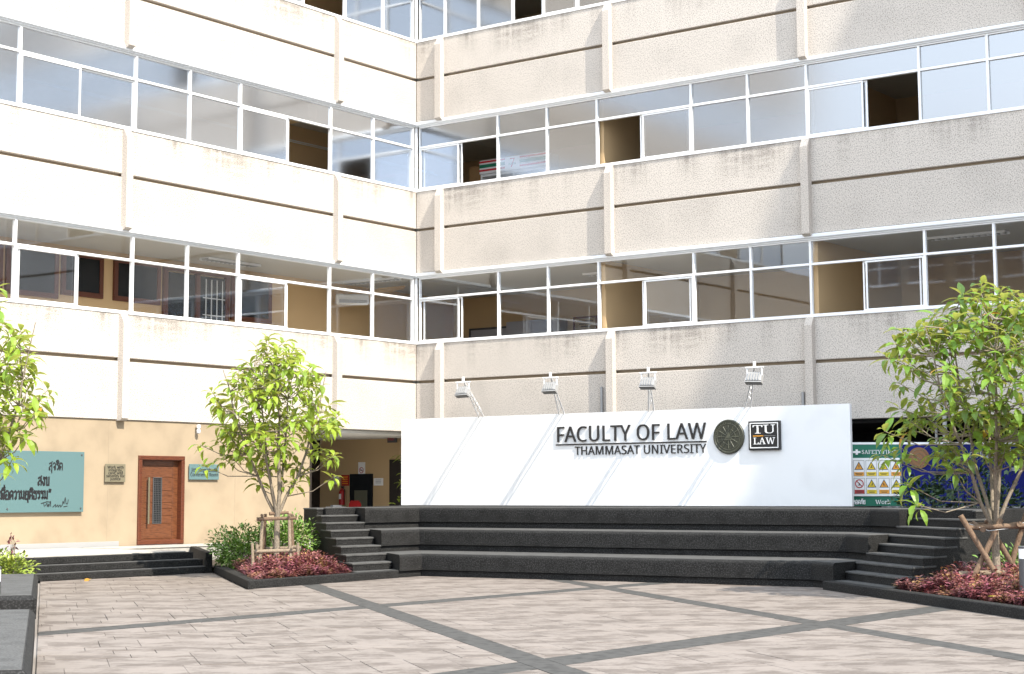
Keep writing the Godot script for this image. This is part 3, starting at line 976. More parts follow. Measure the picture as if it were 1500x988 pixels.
	part("body", pm.done(), mat("cupboard_tan", Color(0.3, 0.17, 0.07), 0.6), pb)
	# notices on the first-floor corridor wall
	for q in [[-8.3, 5.98, 0.5, 0.3, "white_paint", "white notice on the corridor wall beside the brown glazed door", "notice"], [-7.65, 5.98, 0.4, 0.26, "brown_wood", "small dark framed picture on the corridor wall by the glazed door", "picture frame"], [-2.7, 6.05, 0.55, 0.35, "white_paint", "white poster on the tan wall behind the open corner slider", "poster"]]:
		var n := thing("corridor_notice" if q[6] != "picture frame" else "corridor_picture", q[5], q[6], WL * Vector3(q[0], q[1], -2.64), PI / 2)
		var b := MB.new()
		b.box(Vector3.ZERO, Vector3(q[2], q[3], 0.03), 0.004)
		part("board", b.done(), M[q[4]], n)
		var c := MB.new()
		for i in 3:
			c.box(Vector3(-q[2] * 0.05, q[3] * (0.25 - 0.22 * i), 0.017), Vector3(q[2] * 0.7, q[3] * 0.07, 0.004))
		part("print", c.done(), M.lamp_grey, n)
	var ac := thing("air_conditioner", "white air conditioner with bare pipes under the ceiling behind the corner panes", "air conditioner", Vector3(-1.9, 7.1, 0.55), 0.9)
	var a1 := MB.new()
	a1.box(Vector3.ZERO, Vector3(0.95, 0.3, 0.24), 0.04)
	part("body", a1.done(), M.white_room, ac)
	for i in 3:
		var a2 := MB.new()
		a2.box(Vector3(0, -0.09 + 0.03 * i, 0.123), Vector3(0.8, 0.012, 0.02))
		part("louvre", a2.done(), M.lamp_grey, ac)
	var a3 := MB.new()
	for i in 3:
		a3.tube([Vector3(0.4, 0.05, 0), Vector3(0.75, 0.2 + 0.06 * i, 0.05), Vector3(1.6, 0.42 + 0.02 * i, -0.5 + 0.1 * i)], [0.025, 0.025, 0.025], 6)
	part("pipe", a3.done(), M.tan_room, ac)
	# the wall motto inside the first floor
	var mo := thing("wall_motto", "dark Thai lettering low on the corridor wall behind the leftmost first-floor panes", "lettering", WL * Vector3(0, 0, -2.665), PI / 2)
	part("lettering", thai("สุจริต", -10.9, 5.8, 0.2, 0.035, 0.01, true).done(), M.ink, mo)

# ------------------------------------------------------------------ stepped seating and stage
const H := 0.435
func miters(p: PackedVector2Array) -> Array:
	var out := []
	for i in p.size():
		var d0 := (p[i] - p[maxi(i - 1, 0)]).normalized()
		var d1 := (p[mini(i + 1, p.size() - 1)] - p[i]).normalized()
		if i == 0:
			d0 = d1
		if i == p.size() - 1:
			d1 = d0
		var n0 := Vector2(-d0.y, d0.x)
		var n1 := Vector2(-d1.y, d1.x)
		var m := (n0 + n1).normalized()
		out.append(m / maxf(m.dot(n0), 0.3))
	return out

func swept(p0: Vector2, p1: Vector2, m0: Vector2, m1: Vector2, prof: Array) -> MB:
	var b := MB.new()
	var nrm := (p1 - p0).orthogonal().normalized()
	if nrm.dot(m0) < 0:
		nrm = -nrm
	for i in prof.size():
		var a: Vector2 = prof[i]
		var c: Vector2 = prof[(i + 1) % prof.size()]
		var e := c - a
		var out := Vector3(nrm.x * e.y, -e.x, nrm.y * e.y)
		var P := func(p: Vector2, m: Vector2, q: Vector2) -> Vector3: return Vector3(p.x + m.x * q.x, q.y, p.y + m.y * q.x)
		b.quad(P.call(p0, m0, a), P.call(p1, m1, a), P.call(p1, m1, c), P.call(p0, m0, c), out)
	var poly := PackedVector2Array(prof)
	var ix := Geometry2D.triangulate_polygon(poly)
	var dir := (p1 - p0).normalized()
	for i in range(0, ix.size(), 3):
		for k in 2:
			var q := []
			for j in 3:
				var w := poly[ix[i + j]]
				var p := p0 + m0 * w.x if k == 0 else p1 + m1 * w.x
				q.append(Vector3(p.x, w.y, p.y))
			b.tri(q[0], q[1], q[2], Vector3(dir.x, 0, dir.y) * (-1 if k == 0 else 1))
	return b

func seating() -> void:
	var t := thing("stepped_seating", "three tiers of black terrazzo benches folded round the stage, with steps at both ends", "seating")
	var paths := [
		PackedVector2Array([Vector2(9.02, 11.6), Vector2(9.0, 10.9), Vector2(17.0, 10.2), Vector2(17.61, 10.62)]),
		PackedVector2Array([Vector2(7.74, 10.63), Vector2(7.74, 9.41), Vector2(16.95, 8.72), Vector2(17.73, 9.48)]),
		PackedVector2Array([Vector2(6.48, 9.67), Vector2(6.48, 7.86), Vector2(16.8, 7.32), Vector2(17.8, 8.3)])]
	for k in 3:
		var y: float = k * H
		var p: PackedVector2Array = paths[k]
		var ms := miters(p)
		var out: Vector2 = (p[1] - p[2]).orthogonal()
		if out.y < 0:
			out = -out
		for i in ms.size():
			if ms[i].dot(Vector2(0.5, 0.8)) < 0:
				ms[i] = -ms[i]
		# the ends are cut along the slanting sides of the two flights
		ms[0] = Vector2(1.0, 0.74)
		ms[3] = Vector2(-0.04, 1.34)
		for i in 3:
			var r := 0.06
			var prof := [Vector2(-0.9, y + 0.125), Vector2(0, y + 0.125)]
			for s in 6:
				var a := PI / 2 * s / 5
				prof.append(Vector2(-r + r * cos(a), y + H - r + r * sin(a)))
			prof.append(Vector2(-0.9, y + H))
			var seat := part("seat_block", swept(p[i], p[i + 1], ms[i], ms[i + 1], prof).done(), M.terrazzo, t)
			part("plinth", swept(p[i], p[i + 1], ms[i], ms[i + 1], [Vector2(-0.9, y), Vector2(-0.045, y), Vector2(-0.045, y + 0.112), Vector2(-0.9, y + 0.112)]).done(), M.terrazzo, seat)
			# worn, dusty treads: the deep part of each tier behind its rounded front block
			var in0: Vector2 = p[i] + (p[i + 1] - p[i]).normalized() * (0.005 if i == 0 else 0.0)
			var in1: Vector2 = p[i + 1] - (p[i + 1] - p[i]).normalized() * (0.005 if i == 2 else 0.0)
			part("tread", swept(in0, in1, ms[i], ms[i + 1], [Vector2(-1.75 if k < 2 else -1.0, y + 0.05), Vector2(-0.07, y + 0.05 + 0.1), Vector2(-0.07, y + H + 0.004), Vector2(-1.75 if k < 2 else -1.0, y + H + 0.004)]).done(), M.terrazzo_top, seat)
	# left flight: edges run along the left wing, ends run back at an angle
	var lz := [0.0, 12.47, 12.18, 11.86, 11.53, 11.22, 10.9, 10.58, 10.26]
	var rz := [11.6, 11.29, 10.94, 10.63, 10.35, 9.98, 9.67, 9.38, 9.01]
	for i in 9:
		var x := 9.0 - 0.42 * i
		var zl: float = lz[i] if i > 0 else 12.8
		var zr: float = rz[i] + 0.008
		var zl2: float = lz[i + 1] if i < 8 else 10.0
		var zr2: float = rz[i + 1] if i < 8 else 8.7
		step(t, PackedVector2Array([Vector2(x, zr), Vector2(x, zl), Vector2(x - 0.9, zl + (zl2 - zl) * 2.14), Vector2(x - 0.9, zr + (zr2 - zr) * 2.14)]), 0.145 * i)
	# right flight
	var e := Vector2(0.722, 0.692)
	var m := Vector2(0.692, -0.722)
	for i in 9:
		var o := Vector2(17.61, 10.62) + m * 0.3 * i
		var a := -0.27 * i + 0.012
		var b := 2.35 - 0.25 * i
		step(t, PackedVector2Array([o + e * a, o + e * b, o + m * 0.65 + e * (b - 0.54), o + m * 0.65 + e * (a - 0.58)]), 0.145 * i)
	# stage deck and the dark walls under its ends
	var d := MB.new()
	d.prism(PackedVector2Array([Vector2(5.75, 10.1), Vector2(5.75, 8.9), Vector2(6.3, 9.0), Vector2(6.3, 7.7), Vector2(16.85, 7.12), Vector2(17.6, 7.8), Vector2(19.45, 9.05), Vector2(19.55, 4.5), Vector2(14.8, 4.3), Vector2(14.3, 1.2), Vector2(1.0, 1.2), Vector2(3.4, 5.6), Vector2(5.0, 9.75)]), 0.0, 1.303)
	part("stage_deck", d.done(), M.terrazzo, t)
	# low wall along the side of the left steps
	var sw := MB.new()
	sw.prism(PackedVector2Array([Vector2(5.5, 10.05), Vector2(8.3, 12.1), Vector2(8.2, 12.0), Vector2(5.2, 9.6)]), 0.0, 0.2)
	part("side_wall", sw.done(), M.terrazzo, t)

func step(t: Node3D, p: PackedVector2Array, y: float) -> void:
	var g := Geometry2D.offset_polygon(p, -0.012, Geometry2D.JOIN_MITER)
	var b := MB.new()
	b.prism(g[0] if g.size() else p, maxf(y - 0.145 * 3, 0.0), y + 0.115)
	var s := part("step", b.done(), M.terrazzo, t)
	var c := MB.new()
	c.prism(p, y + 0.115, y + 0.145, 0.01, true)
	part("tread", c.done(), M.terrazzo_top, s)

func entrance() -> void:
	var t := thing("entrance_steps", "low pale-tiled landing with three black terrazzo steps before the wooden door", "steps")
	for i in 3:
		var b := MB.new()
		var x := 4.45 - 0.34 * i
		b.box(Vector3(x / 2 - 0.0, 0.137 * i + 0.0665, 14.6 - 0.05 * i), Vector3(x, 0.135, 5.0), 0.012)
		part("step", b.done(), M.terrazzo, t)
		if i < 2:
			var c := MB.new()
			c.box(Vector3(x - 0.17, 0.137 * i + 0.1365, 14.6), Vector3(0.3, 0.006, 4.9), 0.002)
			part("tread", c.done(), M.terrazzo_top, t)
	for i in 5:
		var c := MB.new()
		c.box(Vector3(1.84, 0.422, 12.62 + i * 0.98), Vector3(3.66, 0.02, 0.972), 0.002)
		part("landing_tile", c.done(), M.landing_tile, t)
	for i in 9:
		var c := MB.new()
		c.box(Vector3(0.62, 0.42, 4.3 + i * 0.88), Vector3(1.2, 0.02, 0.872), 0.002)
		part("landing_tile", c.done(), M.landing_tile, t)
	var f := MB.new()
	f.box(Vector3(-0.5, 0.2, 3.1), Vector3(10.4, 0.42, 10.4))
	f.box(Vector3(-2.7, 0.2, 1.0), Vector3(5.4, 0.43, 6.0))
	f.box(Vector3(0.6, 0.2, 8.2), Vector3(1.2, 0.42, 7.9))
	part("landing", f.done(), M.landing_tile, t)
	var ck := MB.new()
	ck.prism(PackedVector2Array([Vector2(4.46, 12.13), Vector2(1.2, 9.45), Vector2(1.1, 9.57), Vector2(4.46, 12.32)]), 0.0, 0.42, 0.01)
	part("cheek_wall", ck.done(), M.terrazzo, t)

# ------------------------------------------------------------------ the white sign wall
func sign_wall() -> void:
	var t := thing("sign_wall", "long white rendered sign wall standing on the stage with dark raised lettering", "sign wall")
	var b := MB.new()
	b.slab(PackedVector2Array([Vector2(1.12, 1.3), Vector2(13.97, 1.3), Vector2(13.97, 3.56), Vector2(1.12, 3.56)]), 1.91, 2.0)
	part("wall", b.done(), M.white_wall, t)
	letters("FACULTY OF LAW", 6.1, 10.36, 2.86, 0.375, 0.035, M.ink, t, 2.022)
	letters("THAMMASAT UNIVERSITY", 6.66, 10.34, 2.535, 0.205, 0.025, M.ink, t, 2.016)
	var u := MB.new()
	u.box(Vector3(8.23, 2.795, 2.014), Vector3(4.26, 0.03, 0.025), 0.004)
	part("underline", u.done(), M.ink, t)
	# bronze seal
	var s := MB.new()
	s.t = Transform3D(Basis(Vector3.RIGHT, PI / 2), Vector3(10.95, 2.89, 2.0))
	s.lathe([Vector2(0.4, 0.0), Vector2(0.4, 0.04), Vector2(0.385, 0.055), Vector2(0.36, 0.055), Vector2(0.35, 0.045), Vector2(0.0, 0.045)], 48)
	var seal := part("seal", s.done(), M.seal, t)
	for r in [0.3, 0.35, 0.18]:
		var g := MB.new()
		var pts := []
		for i in 49:
			pts.append(Vector3(10.95 + cos(TAU * i / 48) * r, 2.89 + sin(TAU * i / 48) * r, 2.046))
		var rr := []
		rr.resize(49)
		rr.fill(0.006)
		g.tube(pts, rr, 5, false)
		part("ring", g.done(), M.seal_line, seal)
	for i in 12:
		var g := MB.new()
		var a := TAU * i / 12
		g.tube([Vector3(10.95 + cos(a) * 0.08, 2.89 + sin(a) * 0.08, 2.046), Vector3(10.95 + cos(a) * 0.27, 2.89 + sin(a) * 0.27, 2.046)], [0.008, 0.012], 5)
		part("ray", g.done(), M.seal_line, seal)
	for i in 26:
		var a := PI * (1.06 - 1.12 * i / 25.0)
		if i == 0 or i == 25:
			continue
		var g := MB.new()
		g.t = Transform3D(Basis(Vector3.BACK, a), Vector3(10.95 + cos(a) * 0.325, 2.89 + sin(a) * 0.325, 2.047))
		g.box(Vector3.ZERO, Vector3(0.034, 0.008 + 0.006 * (i % 3), 0.006))
		part("letter", g.done(), M.seal_line, seal)
	var cm := MB.new()
	cm.slab(PackedVector2Array([Vector2(10.86, 2.86), Vector2(11.04, 2.86), Vector2(11.0, 2.9), Vector2(10.97, 2.97), Vector2(10.95, 3.02), Vector2(10.93, 2.97), Vector2(10.9, 2.9)]), 2.04, 2.056)
	cm.box(Vector3(10.95, 2.83, 2.048), Vector3(0.2, 0.03, 0.016))
	part("emblem", cm.done(), M.seal_line, seal)
	# square plaque
	var q := MB.new()
	q.box(Vector3(11.885, 2.9, 2.04), Vector3(0.8, 0.66, 0.08), 0.01)
	var pl := part("plaque", q.done(), M.black_paint, t)
	var f := MB.new()
	rect_frame(f, 11.525, 12.245, 2.61, 3.19, 0.022, 2.082, 0.008, 0.002)
	part("border", f.done(), M.white_paint, pl)
	letters("TU", 11.6, 12.18, 2.945, 0.19, 0.012, M.white_paint, pl, 2.086, "Droid Serif")
	letters("LAW", 11.61, 12.17, 2.7, 0.15, 0.012, M.white_paint, pl, 2.086, "Droid Serif")
	var go := MB.new()
	go.box(Vector3(11.74, 2.89, 2.084), Vector3(0.26, 0.02, 0.01))
	part("bar", go.done(), M.amber, pl)
	var gb := MB.new()
	gb.box(Vector3(12.03, 2.89, 2.084), Vector3(0.28, 0.007, 0.008))
	part("bar", gb.done(), M.lamp_grey, pl)

func floodlights() -> void:
	# from the wall's head each arm reaches far out over the stage, a little upwards
	var names := ["white floodlight on the long arm nearest the building's inside corner", "second white floodlight arm, above the wall left of the lettering", "white floodlight whose arm rises above the middle of the large lettering", "white floodlight arm rising beside the round seal, in front of shaded concrete"]
	for i in 4:
		var foot: Vector3 = [Vector3(3.74, 3.56, 1.955), Vector3(6.24, 3.56, 1.955), Vector3(8.83, 3.56, 1.955), Vector3(11.42, 3.56, 1.955)][i]
		var t := thing("floodlight", names[i], "floodlight", foot, 0, "floodlights along the head of the sign wall")
		var end := Vector3(1.93, 0.68, 3.27)
		var dir := end.normalized()
		var arm := MB.new()
		var lift := Vector3(0, 0.14, 0)
		var sidev := dir.cross(Vector3.UP).normalized() * 0.05
		arm.tube([sidev * 1.3, end], [0.02, 0.014], 6)
		arm.tube([-sidev * 1.3, end], [0.02, 0.014], 6)
		arm.tube([lift * 1.2, end + lift * 0.3], [0.02, 0.014], 6)
		part("arm", arm.done(), M.white_paint, t)
		var br := MB.new()
		for k in 7:
			var u := 0.06 + 0.13 * k
			br.tube([end * u + sidev * (1 - u), end * (u + 0.065) + lift * (1.2 - 0.9 * u), end * (u + 0.13) - sidev * (1 - u)], [0.011, 0.011, 0.011], 5)
		part("bracing", br.done(), M.white_paint, t)
		var hg := MB.new()
		hg.box(end + Vector3(0, -0.03, 0.0), Vector3(0.42, 0.03, 0.05), 0.006)
		hg.box(end + Vector3(0, 0.03, 0), Vector3(0.05, 0.12, 0.05), 0.006)
		for s in [-1, 1]:
			hg.box(end + Vector3(0.17 * s, -0.12, 0), Vector3(0.025, 0.17, 0.03), 0.004)
		part("bracket", hg.done(), M.white_paint, t)
		# lamp box: faces back at the wall, tipped down
		var tip := Basis(Vector3.RIGHT, -0.5) * Basis(Vector3.UP, 0.05 * (i - 1))
		var hs := MB.new()
		hs.t = Transform3D(tip, end + Vector3(0, -0.24, 0.0))
		hs.slab(PackedVector2Array([Vector2(-0.18, -0.1), Vector2(0.18, -0.1), Vector2(0.16, 0.1), Vector2(-0.16, 0.1)]), -0.06, 0.05)
		for k in 5:
			hs.box(Vector3(-0.12 + 0.06 * k, 0, 0.065), Vector3(0.01, 0.17, 0.03))
		hs.box(Vector3(0, -0.125, -0.02), Vector3(0.38, 0.02, 0.13))
		part("housing", hs.done(), M.lamp_grey, t)
		var ln := MB.new()
		ln.t = hs.t
		ln.box(Vector3(0, 0, -0.064), Vector3(0.3, 0.17, 0.008))
		part("lens", ln.done(), M.lens, t)

# ------------------------------------------------------------------ signs and small things on the ground floor
func wall_signs() -> void:
	var tl := thing("motto_board", "large teal glass board with dark Thai lettering and a signature on the tan wall", "sign", Vector3(0.04, 0, 0), PI / 2)
	var b := MB.new()
	b.box(Vector3(-13.9, 1.885, -0.01), Vector3(4.16, 1.33, 0.03), 0.004)
	part("board", b.done(), M.teal, tl)
	part("lettering", thai("สุจริต", -12.42, 2.14, 0.16, 0.028, 0.008, true).done(), M.ink, tl)
	part("lettering", thai("สงบ", -12.78, 1.81, 0.175, 0.04, 0.008, true).done(), M.ink, tl)
	part("lettering", thai("เพื่อความยุติธรรม”", -12.72, 1.51, 0.175, 0.04, 0.008, true).done(), M.ink, tl)
	var sg := MB.new()
	for q in [[-13.0, 1.41, -12.84, 1.45, -12.74, 1.44], [-12.93, 1.42, -12.91, 1.34], [-12.89, 1.36, -12.84, 1.42, -12.83, 1.34, -12.8, 1.4, -12.79, 1.34, -12.74, 1.46, -12.74, 1.35],
			[-12.68, 1.33, -12.6, 1.39, -12.6, 1.33, -12.54, 1.38, -12.53, 1.33, -12.48, 1.38, -12.46, 1.33, -12.42, 1.37, -12.4, 1.46, -12.37, 1.4, -12.34, 1.54, -12.31, 1.4, -12.27, 1.4, -12.25, 1.49], [-12.38, 1.335, -12.28, 1.35]]:
		var line := []
		for j in range(0, q.size(), 2):
			line.append(Vector2(q[j], q[j + 1]))
		stroke(sg, line, 0.018, 0, 0.008)
	part("signature", sg.done(), M.ink, tl)
	var bo := MB.new()
	for x in [-11.9, -13.9]:
		for y in [1.3, 2.48]:
			bo.tube([Vector3(x, y, 0), Vector3(x, y, 0.02)], [0.022, 0.018], 10)
	part("bolt", bo.done(), M.grey_metal, tl)
	var pq := thing("small_plaque", "small square bronze plaque with five lines of English beside the wooden door", "plaque", Vector3(0.02, 0, 0), PI / 2)
	var p := MB.new()
	p.box(Vector3(-10.885, 2.09, -0.01), Vector3(0.6, 0.41, 0.02), 0.004)
	part("board", p.done(), mat("bronze", Color(0.17, 0.15, 0.1), 0.45), pq)
	var ls := ["Work with", "integrity,", "care, and", "serenity for", "justice"]
	for i in 5:
		part("lettering", text(ls[i], 0.085, 0.006), M.ink, pq, Transform3D(Basis.from_scale(Vector3(1.25, 1, 1)), Vector3(-10.885, 2.22 - 0.066 * i, 0.003)))
	var tp := thing("room_sign", "narrow teal glass sign with two lines of lettering right beside the door", "sign", Vector3(0.02, 0, 0), PI / 2)
	var q2 := MB.new()
	q2.box(Vector3(-8.1, 2.135, -0.01), Vector3(0.98, 0.37, 0.02), 0.004)
	part("board", q2.done(), M.teal, tp)
	part("lettering", text("Jitti Tingsabadh", 0.125, 0.006), M.ink, tp, Transform3D(Basis(), Vector3(-8.1, 2.18, 0.003)))
	part("lettering", text("Conference Room", 0.115, 0.006), M.ink, tp, Transform3D(Basis(), Vector3(-8.1, 2.07, 0.003)))
	var lp := thing("wall_lamp", "small unlit white bulb holder high on the tan wall under the overhang", "lamp", Vector3(0.0, 3.17, 8.35))
	var l1 := MB.new()
	l1.lathe([Vector2(0.0, 0.09), Vector2(0.05, 0.09), Vector2(0.05, 0.02), Vector2(0.035, 0.0)], 12, Vector3(0.06, 0, 0))
	part("holder", l1.done(), M.white_paint, lp)
	var l2 := MB.new()
	l2.lathe([Vector2(0.03, 0.0), Vector2(0.055, -0.06), Vector2(0.045, -0.11), Vector2(0.0, -0.13)], 12, Vector3(0.06, 0, 0))
	part("bulb", l2.done(), M.lens, lp)
	# in the passage
	var ex := thing("fire_extinguisher", "red fire extinguisher hung on the shaded tan passage wall", "fire extinguisher", Vector3(-4.4, 1.27, -1.88))
	var e := MB.new()
	e.lathe([Vector2(0, 0), Vector2(0.085, 0), Vector2(0.09, 0.02), Vector2(0.09, 0.38), Vector2(0.06, 0.45), Vector2(0.03, 0.47), Vector2(0.03, 0.5), Vector2(0, 0.5)], 16)
	part("cylinder", e.done(), M.red, ex)
	var e2 := MB.new()
	e2.box(Vector3(0.02, 0.53, 0), Vector3(0.12, 0.05, 0.03), 0.01)
	e2.tube([Vector3(0.03, 0.5, 0), Vector3(0.12, 0.46, 0.02), Vector3(0.125, 0.25, 0.03), Vector3(0.1, 0.15, 0.03)], [0.012, 0.012, 0.012, 0.016], 6)
	part("valve", e2.done(), M.ink, ex)
	var e3 := MB.new()
	e3.box(Vector3(0, 0.25, 0.088), Vector3(0.09, 0.16, 0.008), 0.002)
	part("tag", e3.done(), M.white_paint, ex)
	var fs := thing("fire_sign", "red sign with yellow lines above the fire extinguisher", "sign", Vector3(-4.36, 2.0, -1.985))
	var f := MB.new()
	f.box(Vector3.ZERO, Vector3(0.3, 0.32, 0.02))
	part("board", f.done(), M.red, fs)
	var f2 := MB.new()
	for i in 4:
		f2.box(Vector3(0, 0.1 - 0.065 * i, 0.012), Vector3(0.22, 0.03, 0.004))
	part("lettering", f2.done(), M.orange, fs)
	var ns := thing("no_smoking_sign", "small white no-smoking sign above the dark passage door", "sign", Vector3(-3.71, 2.34, -1.985))
	var g := MB.new()
	g.box(Vector3(0, 0.02, 0), Vector3(0.26, 0.36, 0.02))
	part("board", g.done(), M.white_paint, ns)
	var g2 := MB.new()
	prohibit(g2, Vector3(0, -0.04, 0.014), 0.09)
	part("symbol", g2.done(), M.red, ns)
	var g3 := MB.new()
	g3.box(Vector3(0, -0.04, 0.012), Vector3(0.1, 0.025, 0.004))
	part("cigarette", g3.done(), M.ink, ns)
	for q in [[-3.05, 1.95, 0.36, 0.22, "white paper notice beside the dark passage door"], [-4.72, 2.0, 0.22, 0.24, "white paper notice left of the fire sign, half behind the tree"]]:
		var n := thing("paper_notice", q[4], "notice", Vector3(q[0], q[1], -1.985))
		var pn := MB.new()
		pn.box(Vector3.ZERO, Vector3(q[2], q[3], 0.012))
		part("sheet", pn.done(), M.white_paint, n)
		var pi := MB.new()
		for i in 3:
			pi.box(Vector3(0, q[3] * (0.25 - 0.2 * i), 0.008), Vector3(q[2] * 0.6, 0.014, 0.002))
		part("print", pi.done(), M.lamp_grey, n)
	var xs := thing("exit_sign", "dark box exit sign hanging at the end of the passage", "sign", Vector3(-2.28, 3.2, -1.7))
	var x := MB.new()
	x.box(Vector3.ZERO, Vector3(0.34, 0.22, 0.08), 0.01)
	x.box(Vector3(0, 0.15, 0), Vector3(0.03, 0.1, 0.03))
	part("box", x.done(), M.grey_metal, xs)
	part("lettering", text("EXIT", 0.13, 0.006), M.red, xs, Transform3D(Basis(), Vector3(0, 0, 0.042)))
	var ch := thing("red_chair", "red plastic chair standing in the passage, its back showing over the stage", "chair", Vector3(-3.1, 0.43, -1.2))
	var c1 := MB.new()
	c1.box(Vector3(0, 0.43, 0), Vector3(0.46, 0.04, 0.44), 0.015)
	part("seat", c1.done(), M.red, ch)
	var c2 := MB.new()
	c2.slab(PackedVector2Array([Vector2(-0.23, 0.5), Vector2(0.23, 0.5), Vector2(0.22, 0.88), Vector2(0.14, 0.97), Vector2(-0.14, 0.97), Vector2(-0.22, 0.88)]), 0.19, 0.23)
	part("backrest", c2.done(), M.red, ch)
	for sx in [-1, 1]:
		for sz in [-1, 1]:
			var c3 := MB.new()
			c3.tube([Vector3(0.19 * sx, 0.42, 0.18 * sz), Vector3(0.22 * sx, 0.0, 0.22 * sz)], [0.02, 0.016], 8)
			part("leg", c3.done(), M.steel, ch)
	var tb := thing("passage_table", "low table with white papers on it in the passage before the dark door", "table", Vector3(-3.85, 0.43, -1.0))
	var t1 := MB.new()
	t1.box(Vector3(0, 0.72, 0), Vector3(0.9, 0.04, 0.5), 0.008)
	part("tabletop", t1.done(), M.lamp_grey, tb)
	for sx in [-1, 1]:
		for sz in [-1, 1]:
			var t2 := MB.new()
			t2.box(Vector3(0.4 * sx, 0.35, 0.2 * sz), Vector3(0.04, 0.7, 0.04))
			part("leg", t2.done(), M.grey_metal, tb)
	var sh := thing("paper_stack", "white papers piled on the passage table", "papers", Vector3(-3.8, 1.172, -1.0))
	for q in [[-0.25, 0.05, 0.2], [-0.05, 0.1, -0.5], [0.15, 0.06, 0.3]]:
		var s := MB.new()
		s.t = Transform3D(Basis(Vector3.UP, q[2]), Vector3(q[0], q[1] / 2, 0))
		s.box(Vector3.ZERO, Vector3(0.2, q[1], 0.28), 0.004)
		part("pile", s.done(), M.white_paint, sh)
	var pp := thing("passage_plant", "green leafy plant at the shaded end of the passage by the white wall", "plant", Vector3(-0.9, 0.43, -0.7))
	var ps := MB.new()
	var rg := RandomNumberGenerator.new()
	rg.seed = 77
	for i in 5:
		ps.tube([Vector3(0, 0, 0), Vector3(rg.randf_range(-0.3, 0.2), 1.0 + 0.3 * i, rg.randf_range(-0.2, 0.2))], [0.02, 0.01], 5)
	part("stem", ps.done(), M.bark, pp)
	for i in 40:
		var y := rg.randf_range(0.5, 2.3)
		var lf := part("leaf", leaf_mesh(0.34, 0.1, 0.5), M.leaf2, pp)
		lf.transform = Transform3D(Basis(Vector3.UP, rg.randf() * TAU) * Basis(Vector3.RIGHT, rg.randf_range(-0.7, 0.3)), Vector3(rg.randf_range(-0.3, 0.1), y, rg.randf_range(-0.2, 0.2)))

func prohibit(b: MB, c: Vector3, r: float) -> void:
	for i in 24:
		var a := TAU * i / 24
		var d := TAU * (i + 1) / 24
		var u := Vector3(cos(a), sin(a), 0)
		var w := Vector3(cos(d), sin(d), 0)
		b.quad(c + u * r, c + w * r, c + w * r * 0.78, c + u * r * 0.78, Vector3.BACK)
	var s := Vector3(0.7071, -0.7071, 0)
	var n := Vector3(0.7071, 0.7071, 0) * r * 0.1
	b.quad(c - s * r * 0.8 + n, c + s * r * 0.8 + n, c + s * r * 0.8 - n, c - s * r * 0.8 - n, Vector3.BACK)

